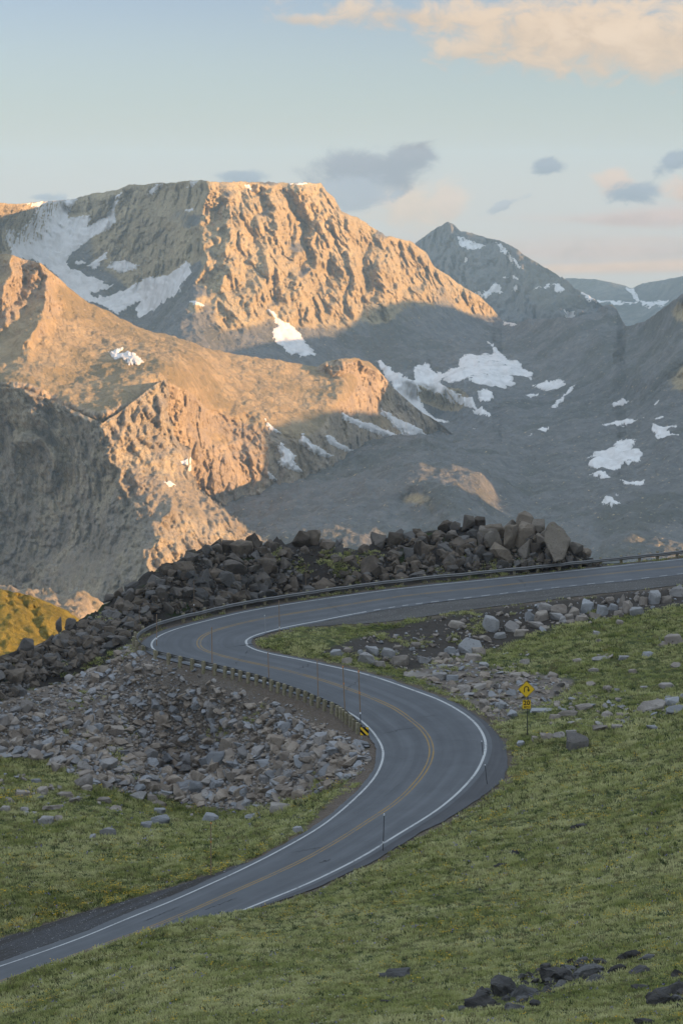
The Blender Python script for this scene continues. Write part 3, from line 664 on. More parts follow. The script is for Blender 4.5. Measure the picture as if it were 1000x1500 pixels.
def rubble(name, key, poly, n, px, label, seed, slab=1.0, grow=None, power=0.55, keep=None):
    r = np.random.default_rng(seed); q = spots(poly, n, seed); P = cast(q[:, 0], q[:, 1]); ok = ~np.isnan(P[:, 0])
    i, o = road_near(P[:, 0], P[:, 1]); ok &= (o < -(WL + EDL + GRL + 0.5)[i]) | (o > (WR + APR + GRV + 0.7)[i])
    if keep is not None: ok &= keep(q, P, r)
    q, P = q[ok], P[ok]; n = len(P)
    s = np.clip(px[0] * (1 - r.random(n)) ** (-power), px[0], px[1])
    if grow is not None: s = s * grow(q)
    s = s * P[:, 1] / 3000.0
    sx = s * (0.8 + 0.7 * r.random(n)); sy = s * (0.8 + 0.6 * r.random(n)); sz = s * (0.45 + 0.45 * r.random(n)) * slab
    P[:, 2] += sz * 0.22
    rot = np.c_[r.normal(0, 0.35, n), r.normal(0, 0.35, n), r.random(n) * 6.28]
    return scatter(name, P, rot, np.c_[sx, sy, sz], r.integers(0, len(VAR[key]), n), VAR[key], label, 'rubble')
def more(key, group, poly, n, lo, hi, seed):
    r = np.random.default_rng(seed)
    for u, v in spots(poly, n, seed):
        s = lo + (hi - lo) * r.random() ** 1.8
        P = cast([u], [v])[0]
        if np.isnan(P[0]): continue
        i, o = road_near(P[:1], P[1:2])
        if -(WL + EDL + 0.6)[i[0]] < o[0] < (WR + APR + GRV + 0.5)[i[0]]: continue
        boulder(key, (u - s * 0.6, v - s * 0.45, u + s * 0.6, v + s * 0.45), group[0], group[1])
P_PILE = [(240,900),(260,835),(300,805),(370,795),(440,805),(500,808),(545,805),(560,852),(430,872),(300,897)]
P_LEDGE = [(545,785),(600,785),(650,776),(700,770),(715,800),(720,834),(560,850)]
P_RIDGE = [(0,972),(60,945),(120,915),(170,886),(230,850),(255,840),(240,890),(205,920),(190,938),(120,975),(60,1000),(0,1030)]
more('D', G_PILE, P_PILE, 9, 12, 36, 51); more('D', G_LEDGE, P_LEDGE, 4, 12, 30, 52); more('D', G_RIDGE, P_RIDGE, 8, 12, 32, 53)
print('boulders', len([o for o in COL.objects if o.get('category') == 'boulder']))
sg = lambda q: (0.8 + 0.45 * smooth(1010, 1150, q[:, 1])) * (0.7 + 0.3 * smooth(8, -6, polydist(q[:, 0], q[:, 1], Z_DIRT)))
rubble('scree_rubble', 'S', Z_SCREE, 10000, (2.6, 17), 'countless small grey and tan stones of the scree slope below the guardrail', 61, grow=sg, power=0.5,
       keep=lambda q, P, r: (polydist(q[:, 0], q[:, 1], Z_DIRT) < 2) | (r.random(len(q)) < 0.45))
SADDLE = [(432,815),(480,806),(560,802),(572,818),(545,834),(470,860),(440,850)]
rubble('outcrop_rubble', 'D', P_PILE, 1300, (2.6, 18), 'small dark broken stones filling the outcrop behind the guardrail', 62, slab=1.3, keep=lambda q, P, r: (polydist(q[:, 0], q[:, 1], SADDLE) < 0) | (r.random(len(q)) < 0.3))
rubble('ledge_rubble', 'D', [(545,790),(700,770),(880,800),(880,830),(560,852)], 700, (3.0, 15), 'small dark stones between the blocks of the crag and ledges', 66, slab=1.5)
rubble('ridge_rubble', 'D', P_RIDGE, 1500, (3.0, 16), 'small dark broken stones covering the ridge left of the hairpin', 63, slab=1.3)
rubble('bank_rubble', 'H', Z_FILL, 420, (2.0, 10), 'small stones in the dark bank below the upper road', 64)
rubble('gully_rubble', 'S', Z_GULLY, 520, (3.0, 14), 'flat broken stones in the gully left of the yellow signs', 65, slab=0.6)
def lines(q, P, r):
    n = fbm(np.c_[P[:, :2] / np.array([9.0, 5.0]), 0 * P[:, 0]], 3, s=88); return (n > 0.16 + 0.25 * r.random(len(q))) & (q[:, 1] < 1090 - 0.12 * (q[:, 0] - 700))
rubble('hillside_stones', 'H', [(640,960),(760,930),(1000,895),(1080,890),(1080,1060),(860,1085),(770,1090),(735,1060),(700,1000)], 2400, (2.5, 10), 'small pale stones scattered through the hillside turf', 67, slab=0.6, keep=lines)
rubble('meadow_stones', 'H', [(0,1120),(100,1160),(300,1185),(450,1180),(440,1215),(300,1215),(0,1215)], 420, (2.5, 9), 'small stones scattered in the turf below the scree', 68, slab=0.7, keep=lambda q, P, r: q[:, 1] < 1165 + 45 * r.random(len(q)) ** 2)

rubble('near_stones', 'F', [(675,1482),(700,1455),(760,1432),(800,1414),(885,1405),(890,1432),(820,1452),(760,1475),(700,1488)], 240, (4, 18), 'small dark stones around the nearest rock outcrop in the grass', 69)
rubble('near_stones', 'F', [(940,1470),(1010,1425),(1060,1420),(1060,1460),(1000,1478)], 110, (4, 16), 'small dark stones at the right edge of the nearest grass', 70)
# ------------------------------------------------------------------ turf and flowers
def tuft(seed, blades=18, rad=0.22, hmin=0.07, hmax=0.2, heads=0, head=0.03):
    r = np.random.default_rng(seed); V, Fc, mi = [], [], []
    for b in range(blades):
        a = r.random() * 6.283; q = rad * math.sqrt(r.random()); x, y = q * math.cos(a), q * math.sin(a)
        h = hmin + (hmax - hmin) * r.random(); w = 0.012 + 0.016 * r.random(); d = r.random() * 6.283; lean = h * (0.25 + 0.7 * r.random())
        la = a + r.normal(0, 0.9); cx, cy = math.cos(d) * w, math.sin(d) * w; lx, ly = math.cos(la) * lean, math.sin(la) * lean
        k = len(V)
        V += [(x - cx, y - cy, -0.03), (x + cx, y + cy, -0.03), (x + lx * .45 + cx * .8, y + ly * .45 + cy * .8, h * .62), (x + lx * .45 - cx * .8, y + ly * .45 - cy * .8, h * .62), (x + lx, y + ly, h)]
        Fc += [(k, k + 1, k + 2, k + 3), (k + 3, k + 2, k + 4)]; mi += [0, 0]
    for b in range(heads):
        a = r.random() * 6.283; q = rad * math.sqrt(r.random()); x, y, z = q * math.cos(a), q * math.sin(a), hmax * (0.75 + 0.5 * r.random()); k = len(V)
        V += [(x - head, y, z), (x, y - head, z), (x + head, y, z), (x, y + head, z), (x, y, z + head * .6), (x, y, z - head * .4)]
        for t in ((0, 1, 4), (1, 2, 4), (2, 3, 4), (3, 0, 4), (1, 0, 5), (2, 1, 5), (3, 2, 5), (0, 3, 5)): Fc.append(tuple(k + j for j in t)); mi.append(1)
    me = bpy.data.meshes.new('tuft'); me.from_pydata(V, [], Fc); me.polygons.foreach_set('material_index', mi); me.update(); return me
def grass_material():
    m, t, b = material('grass_blades')
    P = t.new('ShaderNodeNewGeometry').outputs['Position']; rnd = t.new('ShaderNodeObjectInfo').outputs['Random']
    big = t.noise(P, 0.16, 5, 0.62, 0.5); mp = t.new('ShaderNodeMapping'); t.put(mp.inputs[0], P); mp.inputs['Scale'].default_value = (0.55, 1.15, 1.0); mid = t.noise(mp.outputs[0], 1.0, 5, 0.65)
    f = t.math('ADD', t.math('MULTIPLY', big, 0.45), t.math('MULTIPLY', mid, 0.55))
    c = t.ramp(f, (0.32, (0.070, 0.100, 0.022)), (0.44, (0.315, 0.33, 0.105)), (0.60, (0.60, 0.565, 0.285)))
    c = t.mix(t.step(rnd, 0.80, 0.95), c, (0.21, 0.18, 0.085))
    c = t.mix(t.step(rnd, 0.0, 0.22), (0.03, 0.05, 0.012), c)
    t.put(b.inputs['Base Color'], c); b.inputs['Roughness'].default_value = 0.7
    tr = t.new('ShaderNodeBsdfTranslucent'); t.put(tr.inputs['Color'], c)
    mx = t.new('ShaderNodeMixShader'); mx.inputs[0].default_value = 0.35
    t.l.new(b.outputs[0], mx.inputs[1]); t.l.new(tr.outputs[0], mx.inputs[2]); t.l.new(mx.outputs[0], t.n['Material Output'].inputs[0]); return m
M_GRASS = grass_material()
M_YF = simple_mat('yellow_petal', (0.62, 0.40, 0.03), 0.7); M_VF = simple_mat('violet_petal', (0.20, 0.17, 0.40), 0.7); M_WF = simple_mat('white_petal', (0.55, 0.52, 0.5), 0.7)
TUFTS = []
for k in range(8): TUFTS.append(tuft(900 + k, 20, 0.24, 0.05, 0.17 + 0.02 * (k % 4)))
for k in range(3): TUFTS.append(tuft(930 + k, 12, 0.24, 0.05, 0.17, heads=4, head=0.036))
TUFTS.append(tuft(940, 12, 0.24, 0.05, 0.16, heads=4, head=0.036)); TUFTS.append(tuft(941, 12, 0.2, 0.05, 0.16, heads=3, head=0.025))
for k, me in enumerate(TUFTS): me.materials.append(M_GRASS); me.materials.append(M_YF if k < 11 else M_VF if k == 11 else M_WF)
def turf(n, seed):
    r = np.random.default_rng(seed)
    u = -260 + 1560 * r.random(n); v = 800 + 760 * r.random(n) ** 0.92
    P = cast(u, v); ok = ~np.isnan(P[:, 0]); u, v, P = u[ok], v[ok], P[ok]
    i, o = road_near(P[:, 0], P[:, 1])
    ov = np.where(o < 0, -o - (WL + EDL + GRL + 0.1)[i], o - (WR + APR + GRV + 0.1)[i])
    edge = fbm(np.c_[P[:, :2] / 1.7, 0 * u], 3, s=77) * 0.7
    g = (ov + edge) > 0.35
    gm = lambda a: grid_val(a, P[:, 0], P[:, 1])
    bare = np.maximum.reduce([gm(m_scree), gm(m_fill), gm(m_gully) * 0.9, gm(m_dirt) * np.where(o < 0, 1, 0.2)])
    patch = fbm(np.c_[P[:, :2] / 2.4, 0 * u], 4, s=91)
    g &= (r.random(len(u)) > bare * 1.02) | ((patch > 0.36) & (bare > 0.5) & (r.random(len(u)) < 0.8))
    # grass only in pockets on the outcrop: the saddle right of the split boulders and the green strip left of the rail
    rocks_near = np.maximum(smooth(-3, 6, polydist(u, v, [(680,1480),(700,1458),(745,1430),(795,1416),(885,1410),(885,1430),(800,1456),(730,1480)])), smooth(-3, 6, polydist(u, v, [(950,1462),(1010,1430),(1060,1430),(1010,1470)]))); g &= r.random(len(u)) > rocks_near * 0.8
    pocket = np.maximum(smooth(-14, 14, polydist(u, v, [(432,815),(480,806),(560,802),(570,815),(545,830),(470,858),(440,850)])), 0.55 * smooth(-10, 10, polydist(u, v, [(0,1030),(60,1005),(150,968),(190,942),(200,950),(160,985),(60,1030),(0,1050)])))
    mo = gm(m_out)
    g &= (mo < 0.5) | (patch + pocket * 0.62 > 0.36)
    u, v, P, ov, o, patch = (x[g] for x in (u, v, P, ov, o, patch))
    n = len(u)
    big = fbm(np.c_[P[:, :2] / np.array([7.0, 4.0]), 0 * u], 4, s=71)
    s = (0.62 + 0.5 * r.random(n)) * (1 + 0.45 * big) * (0.75 + 0.45 * smooth(60, 150, P[:, 1]))
    pick = r.integers(0, 8, n)
    near_edge = np.exp(-((ov - 0.9) / 1.0) ** 2) * (u < 400) * (v > 1230)
    fl = fbm(np.c_[P[:, :2] / np.array([6.0, 3.0]), 0 * u], 4, s=99)
    pf = 0.012 + 0.14 * smooth(0.08, 0.40, fl) * (v > 1120) + 0.26 * near_edge
    pf = pf * np.where(v < 1060, 0.15, 1)
    flower = r.random(n) < pf
    pick = np.where(flower, r.integers(8, 11, n), pick)
    pick = np.where((r.random(n) < 0.010) & (v > 1150), 11, pick); pick = np.where((r.random(n) < 0.010) & (v > 1150), 12, pick)
    rot = np.c_[r.normal(0, 0.12, n), r.normal(0, 0.12, n), r.random(n) * 6.28]
    cl = fbm(np.c_[P[:, :2] / np.array([1.5, 0.8]), 0 * u], 3, 0.6, s=73)
    hs = s * (0.75 + 0.5 * r.random(n)) * (1 + 0.75 * np.clip(cl, -0.45, 0.6)) * 0.85
    keep2 = (r.random(n) < np.clip(1.1 + 1.2 * cl, 0.4, 1))
    hs = np.where(pick >= 8, hs * 1.3, hs); P, rot, s, hs, pick = (x[keep2] for x in (P, rot, s, hs, pick)); print('tufts', len(s))
    scatter('grass', P, rot, np.c_[s, s, hs], pick, TUFTS, 'short alpine turf dotted with yellow flowers covering the slopes beside the road', 'grass')
turf(N_TUFT, 5)
# ------------------------------------------------------------------ guardrail
def box_bm(bm, c, sz, rz=0.0, bev=0.0, tilt=0.0):
    m = bmesh.ops.create_cube(bm, size=1.0)['verts']
    ca, sa = math.cos(rz), math.sin(rz)
    for v in m:
        x, y, z = v.co.x * sz[0], v.co.y * sz[1], v.co.z * sz[2]
        x += tilt * z
        v.co = (c[0] + x * ca - y * sa, c[1] + x * sa + y * ca, c[2] + z)
    if bev:
        es = list({e for v in m for e in v.link_edges}); bmesh.ops.bevel(bm, geom=es, offset=bev, segments=1, affect='EDGES', clamp_overlap=True)
def bm_obj(name, bm, mat, parent=None):
    me = bpy.data.meshes.new(name); bm.to_mesh(me); bm.free(); return link(name, me, mat, parent)
def tube(bm, p0, p1, r0, r1=None, n=8):
    r1 = r0 if r1 is None else r1; p0 = np.array(p0, float); p1 = np.array(p1, float); d = p1 - p0; d /= np.linalg.norm(d)
    a = np.cross(d, [1, 0, 0.01]); a /= np.linalg.norm(a); b = np.cross(d, a); R = []
    for p, r in ((p0, r0), (p1, r1)):
        R.append([bm.verts.new(p + r * (math.cos(t) * a + math.sin(t) * b)) for t in np.arange(n) * 2 * math.pi / n])
    for k in range(n): bm.faces.new([R[0][k], R[0][(k + 1) % n], R[1][(k + 1) % n], R[1][k]])
    bm.faces.new(R[0][::-1]); bm.faces.new(R[1]); bmesh.ops.recalc_face_normals(bm, faces=bm.faces)
def wood_material():
    m, t, b = material('weathered_wood')
    co = t.new('ShaderNodeTexCoord').outputs['Object']; rnd = t.new('ShaderNodeObjectInfo').outputs['Random']
    cv = t.new('ShaderNodeMapping'); t.put(cv.inputs[0], co); cv.inputs['Scale'].default_value = (18, 18, 2.0)
    n = t.noise(cv.outputs[0], 1.0, 5, 0.65); P = t.new('ShaderNodeNewGeometry').outputs['Position']
    c = t.mix(n, (0.17, 0.145, 0.098), (0.36, 0.31, 0.215))
    c = t.mix(t.math('MULTIPLY', t.step(t.noise(P, 3.5, 4, 0.6), 0.48, 0.62), 0.6), c, (0.13, 0.13, 0.045))
    c = t.mix(t.math('MULTIPLY', rnd, 0.35), c, (0.10, 0.075, 0.05))
    t.put(b.inputs['Base Color'], c); t.put(b.inputs['Normal'], t.bump(n, 0.6, 0.01)); return m
M_WOOD = wood_material()
M_RAIL = simple_mat('weathered_steel', (0.17, 0.165, 0.16), 0.45, 0.6, 0.3, 1.2)
gr = thing('guardrail', 'steel W-beam guardrail on wooden posts curving round the outside of the hairpin', 'guardrail', road_pt(np.array([i_tip]), -(WL + EDL + 0.5)[[i_tip]])[0])
G0 = np.array(gr.location)
i_end = int(np.argmin(np.hypot(*(np.array(project(road_pt(iz, -(WL + EDL + 0.5)))) - np.array([[526], [1078]])))))
gi = np.arange(3, i_end + 1); goff = -(WL + EDL + 0.42)
base = road_pt(gi, goff[gi]); base[:, 2] = np.minimum(base[:, 2], np.maximum(ground(base[:, 0], base[:, 1]), base[:, 2] - 0.25))
prof = [(d_, h_ + 0.07) for d_, h_ in [(0.0, .40), (.028, .44), (.075, .48), (.075, .53), (.02, .565), (.02, .605), (.075, .64), (.075, .69), (.028, .73), (0.0, .77)]]
prof2 = prof + [(p[0] - 0.014, p[1]) for p in prof[::-1]]
V = []
for (d, h) in prof2 + prof2[:1]:
    V.append(np.c_[base[:, 0] + RN[gi, 0] * d, base[:, 1] + RN[gi, 1] * d, base[:, 2] + h])
V = np.array(V) - G0
rail = link('rail', mesh_np('rail', V.reshape(-1, 3), grid_faces(len(prof2) + 1, len(gi)), True), M_RAIL, gr)
def gpoint(s):
    i = int(np.clip(np.searchsorted(RS[gi], s), 1, len(gi) - 1)); f = (s - RS[gi][i - 1]) / (RS[gi][i] - RS[gi][i - 1])
    p = base[i - 1] * (1 - f) + base[i] * f; n = RN[gi[i - 1]]; return p, n
s = RS[gi[0]] + 0.6; n_post = 0; bolts = bmesh.new()
while s < RS[gi[-1]] and n_post < 100:
    p, nn = gpoint(s); rz = math.atan2(nn[1], nn[0]) - math.pi / 2
    q = p[:2] - nn * 0.30; z = float(ground(q[0], q[1])); top = p[2] + 0.80 + random.uniform(-.02, .05) + 0.12
    bm = bmesh.new(); box_bm(bm, (0, 0, 0), (0.26, 0.22, top - z + 0.3), 0, 0.012, random.uniform(-.02, .02))
    po = bm_obj('post', bm, M_WOOD, gr); po.location = (q[0] - G0[0], q[1] - G0[1], (top + z - 0.3) / 2 - G0[2]); po.rotation_euler = (0, 0, rz)
    bm = bmesh.new(); box_bm(bm, (0, 0, 0), (0.15, 0.19, 0.36), 0, 0.01)
    bl = bm_obj('spacer_block', bm, M_WOOD, po); bl.location = (0, 0.197, p[2] + 0.60 - (top + z - 0.3) / 2)
    tube(bolts, p + np.r_[nn * 0.03, 0.585] - G0, p + np.r_[nn * 0.055, 0.585] - G0, 0.022)
    n_post += 1
    i_here = gi[int(np.clip(np.searchsorted(RS[gi], s), 0, len(gi) - 1))]
    s += 2.35 - 1.4 * smooth(s_tip - 7, s_tip + 1, RS[i_here])
bm_obj('bolt', bolts, M_RAIL, gr); print('posts', n_post)
# small reflector tabs on the rail
# ------------------------------------------------------------------ marker poles
M_TANP = simple_mat('tan_wood_pole', (0.24, 0.17, 0.11), 0.85, 0, 0.3, 12); M_BRNP = simple_mat('brown_wood_pole', (0.16, 0.115, 0.08), 0.85, 0, 0.3, 12)
M_ORG = simple_mat('rust_orange_pole', (0.26, 0.175, 0.115), 0.8, 0, 0.35, 9); M_GRYP = simple_mat('grey_pole', (0.34, 0.34, 0.35), 0.6, 0.2); M_DRKP = simple_mat('dark_pole', (0.055, 0.055, 0.06), 0.6, 0.2)
M_REF = simple_mat('white_reflector', (0.72, 0.73, 0.74), 0.4); M_ORT = simple_mat('orange_tape', (0.55, 0.22, 0.07), 0.6)
POLES = [(204,887,204,922,M_BRNP,'short brown wooden pole on the rocks left of the hairpin tip',0.05),(229.5,900,229.5,947,M_ORG,'rusty pole at the tip of the hairpin guardrail',0.045),
 (284,852,284,897,M_BRNP,'brown wooden pole against the dark rock behind the hairpin guardrail',0.055),(310,919,311,985,M_ORG,'orange brown pole rising from the guardrail posts over the centre line bend',0.055),
 (392.5,956,394,1002,M_ORG,'orange pole behind the guardrail below the inside edge line tip',0.05),(387.5,901,389,928,M_GRYP,'short grey delineator on the inner edge line of the hairpin',0.035),
 (408.5,880,409.5,932,M_ORG,'orange pole in the grass tip inside the hairpin',0.045),(447.5,825,447.5,864,M_BRNP,'brown pole among the rocks behind the upper guardrail',0.05),
 (464.5,967,466,1022,M_ORG,'rusty pole behind the guardrail left of the two tall pale poles',0.05),(502,976,505.5,1046,M_TANP,'left one of the two tall pale poles at the guardrail end',0.06),
 (525,982.5,528.5,1072,M_TANP,'tall pale pole with dark foot beside the striped marker',0.06),(705,1085.5,708,1108,M_DRKP,'dark delineator with white cap on the outer edge line of the bend',0.035),
 (710,1120,714,1150,M_DRKP,'dark delineator on the paved apron below the bend',0.035),(562.5,1192,560.5,1248,M_DRKP,'dark delineator with white bands on the lower right edge line',0.04),
 (309,1205,309,1284,M_TANP,'tall tan pole in the yellow flowered verge at lower left',0.05),(731.5,1003,730,1055,M_GRYP,'thin grey pole in the gully left of the yellow signs',0.03)]
for u0, v0, u1, v1, mt, lab, rad in POLES:
    P = cast([u1], [v1])[0]; top = at_Y(u0, v0, P[1] + 0.05); h = top - P
    rad *= 0.8
    t = thing('marker_pole', lab, 'pole', P)
    foot = 0.3 if 'dark foot' in lab else 0.0
    bm = bmesh.new(); tube(bm, h * foot - np.array([0, 0, 0.3 if not foot else 0]), h * 0.985, rad, rad * 0.85); bm_obj('shaft', bm, mt, t)
    if foot:
        bm = bmesh.new(); tube(bm, (0, 0, -0.3), h * foot, rad * 0.8); bm_obj('foot', bm, M_DRKP, t)
        bm = bmesh.new(); tube(bm, h * (foot - 0.01), h * (foot + 0.02), rad * 1.15); bm_obj('reflector_band', bm, M_REF, t)
    bm = bmesh.new(); tube(bm, h * (0.945 if mt in (M_DRKP, M_GRYP) else 0.97), h, rad * 1.2); bm_obj('cap', bm, M_REF if mt in (M_DRKP, M_GRYP) else M_ORT if mt is M_TANP else mt, t)
    if 'bands' in lab or 'hairpin guardrail' in lab or 'grass tip' in lab:
        bm = bmesh.new(); tube(bm, h * 0.22, h * 0.27, rad * 1.12); bm_obj('reflector_band', bm, M_REF, t)
    if mt is M_TANP:
        bm = bmesh.new(); tube(bm, h * 0.62, h * 0.655, rad * 1.08); bm_obj('tape_band', bm, M_ORT, t)
# ------------------------------------------------------------------ signs
M_SIGN = simple_mat('sign_yellow', (0.80, 0.50, 0.03), 0.5, 0, 0.06, 3); M_BLK = simple_mat('sign_black', (0.012, 0.012, 0.012), 0.5); M_POST = simple_mat('steel_post', (0.05, 0.047, 0.045), 0.7, 0.3)
def plate(bm, pts2, y, z0=0.0):
    """polygon in the sign's own x-z plane at depth y, 3 mm thick"""
    a = [bm.verts.new((x, y, z)) for x, z in pts2]; b = [bm.verts.new((x, y + 0.003, z)) for x, z in pts2]; n = len(a)
    bm.faces.new(a); bm.faces.new(b[::-1])
    for k in range(n): bm.faces.new([a[k], b[k], b[(k + 1) % n], a[(k + 1) % n]])
    bmesh.ops.recalc_face_normals(bm, faces=bm.faces)
def rounded(w, h, r, rot=0.0, n=5):
    P = []
    for cx, cy, a0 in ((w/2-r, h/2-r, 0), (-w/2+r, h/2-r, 90), (-w/2+r, -h/2+r, 180), (w/2-r, -h/2+r, 270)):
        for k in range(n + 1):
            a = math.radians(a0 + 90 * k / n); P.append((cx + r * math.cos(a), cy + r * math.sin(a)))
    c, s_ = math.cos(rot), math.sin(rot); return [(x * c - y * s_, x * s_ + y * c) for x, y in P]
def frame_ring(bm, outer, inner, y):
    a = [bm.verts.new((x, y, z)) for x, z in outer]; b = [bm.verts.new((x, y, z)) for x, z in inner]; n = len(a)
    for k in range(n): bm.faces.new([a[k], a[(k + 1) % n], b[(k + 1) % n], b[k]])
def text_mesh(name, body, size, loc, mat, parent, bold=0.0, space=1.0):
    cu = bpy.data.curves.new(name, 'FONT'); cu.body = body; cu.size = size; cu.align_x = 'CENTER'; cu.align_y = 'CENTER'; cu.offset = bold; cu.extrude = 0.0015; cu.space_character = space
    o = bpy.data.objects.new(name, cu); COL.objects.link(o)
    dg = bpy.context.evaluated_depsgraph_get(); me = bpy.data.meshes.new_from_object(o.evaluated_get(dg)); bpy.data.objects.remove(o)
    me.materials.clear(); o = link(name, me, mat, parent); o.location = loc; o.rotation_euler = (math.radians(90), 0, 0); return o
SB = cast([772], [1079.5])[0]; ssc = SB[1] / 3000.0 / math.cos(PITCH) * 1.02
sg_ = thing('warning_sign', 'yellow diamond U-turn warning sign over a 20 MPH plaque on a thin post', 'sign', SB, math.radians(3))
zpx = lambda v: (at_Y(770, v, SB[1])[2] - SB[2])
zc, zp = zpx(1010), zpx(1032); side = 0.95
bm = bmesh.new(); box_bm(bm, (0, 0.05, (zc + 0.3) / 2 - 0.15), (0.07, 0.05, zc + 0.6), 0, 0.006); pst = bm_obj('post', bm, M_POST, sg_)
dx = -0.12
bm = bmesh.new(); plate(bm, [(x + dx, z + zc) for x, z in rounded(side, side, 0.06, math.pi / 4)], 0.0); dia = bm_obj('diamond_panel', bm, M_SIGN, sg_)
bm = bmesh.new(); frame_ring(bm, [(x + dx, z + zc) for x, z in rounded(side - .03, side - .03, 0.05, math.pi / 4)], [(x + dx, z + zc) for x, z in rounded(side - .07, side - .07, 0.035, math.pi / 4)], -0.004); bm_obj('border', bm, M_BLK, dia)
# U-turn arrow: up the left, over, and down to an arrow head on the right
bm = bmesh.new(); R0, wd = 0.165, 0.075; pth = [(-R0, -0.23)] + [(-R0 * math.cos(t), 0.05 + R0 * math.sin(t)) for t in np.linspace(0, math.pi, 15)] + [(R0, -0.02)]
Lf, Rt_ = [], []
for k, (x, z) in enumerate(pth):
    a = np.array(pth[max(k - 1, 0)]); b = np.array(pth[min(k + 1, len(pth) - 1)]); d = (b - a) / np.linalg.norm(b - a); nrm = np.array([-d[1], d[0]]) * wd / 2
    Lf.append((x + nrm[0], z + nrm[1])); Rt_.append((x - nrm[0], z - nrm[1]))
VL = [bm.verts.new((x + dx, -0.005, z + zc)) for x, z in Lf]; VR = [bm.verts.new((x + dx, -0.005, z + zc)) for x, z in Rt_]
for k in range(len(VL) - 1): bm.faces.new([VL[k], VL[k + 1], VR[k + 1], VR[k]])
bm.faces.new([bm.verts.new((x + dx, -0.005, z + zc)) for x, z in ((R0 - 0.13, -0.02), (R0 + 0.13, -0.02), (R0, -0.20))])
bm_obj('arrow', bm, M_BLK, dia)
bm = bmesh.new(); pw, ph = 0.66, 0.72; dxp = -0.09; plate(bm, [(x + dxp, z + zp) for x, z in rounded(pw, ph, 0.05)], 0.0); plq = bm_obj('speed_plaque', bm, M_SIGN, sg_)
bm = bmesh.new(); frame_ring(bm, [(x + dxp, z + zp) for x, z in rounded(pw - .03, ph - .03, 0.04)], [(x + dxp, z + zp) for x, z in rounded(pw - .06, ph - .06, 0.03)], -0.004); bm_obj('border', bm, M_BLK, plq)
text_mesh('lettering', '20', 0.50, (dxp, -0.005, zp + 0.10), M_BLK, plq, 0.012, 1.05)
text_mesh('lettering', 'MPH', 0.20, (dxp, -0.005, zp - 0.22), M_BLK, plq, 0.004, 1.15)
# striped object marker at the end of the guardrail
MB_ = cast([532], [1083])[0]; msc = MB_[1] / 3000.0
mk = thing('object_marker', 'small square yellow and black striped marker at the guardrail end', 'sign', MB_, math.radians(-4))
mz = at_Y(533.5, 1071.5, MB_[1])[2] - MB_[2]; mx = at_Y(533.5, 1071.5, MB_[1])[0] - MB_[0]; ms = 0.68
bm = bmesh.new(); box_bm(bm, (mx - 0.22, 0.06, mz / 2 - 0.15), (0.08, 0.06, mz + 0.5), 0, 0.006); bm_obj('post', bm, M_GRYP, mk)
bm = bmesh.new(); plate(bm, [(x + mx, z + mz) for x, z in rounded(ms, ms, 0.03)], 0.0); pn = bm_obj('panel', bm, M_BLK, mk)
def clip_sq(poly, h):
    for ax, sg2 in ((0, 1), (0, -1), (1, 1), (1, -1)):
        out = []
        for k in range(len(poly)):
            p, q = poly[k], poly[(k + 1) % len(poly)]; a, b = h - sg2 * p[ax], h - sg2 * q[ax]
            if a >= 0: out.append(p)
            if (a >= 0) != (b >= 0): f = a / (a - b); out.append((p[0] + (q[0] - p[0]) * f, p[1] + (q[1] - p[1]) * f))
        poly = out
        if not poly: break
    return poly
bm = bmesh.new()
for k in (-1, 0, 1):
    c = k * 0.50; w = 0.125      # stripes run from upper left to lower right
    q = clip_sq([(-1, 1 + c - w), (1, -1 + c - w), (1, -1 + c + w), (-1, 1 + c + w)], ms / 2 - 0.02)
    if len(q) > 2: bm.faces.new([bm.verts.new((x + mx, -0.004, z + mz)) for x, z in q])
bm_obj('yellow_stripes', bm, M_SIGN, pn)
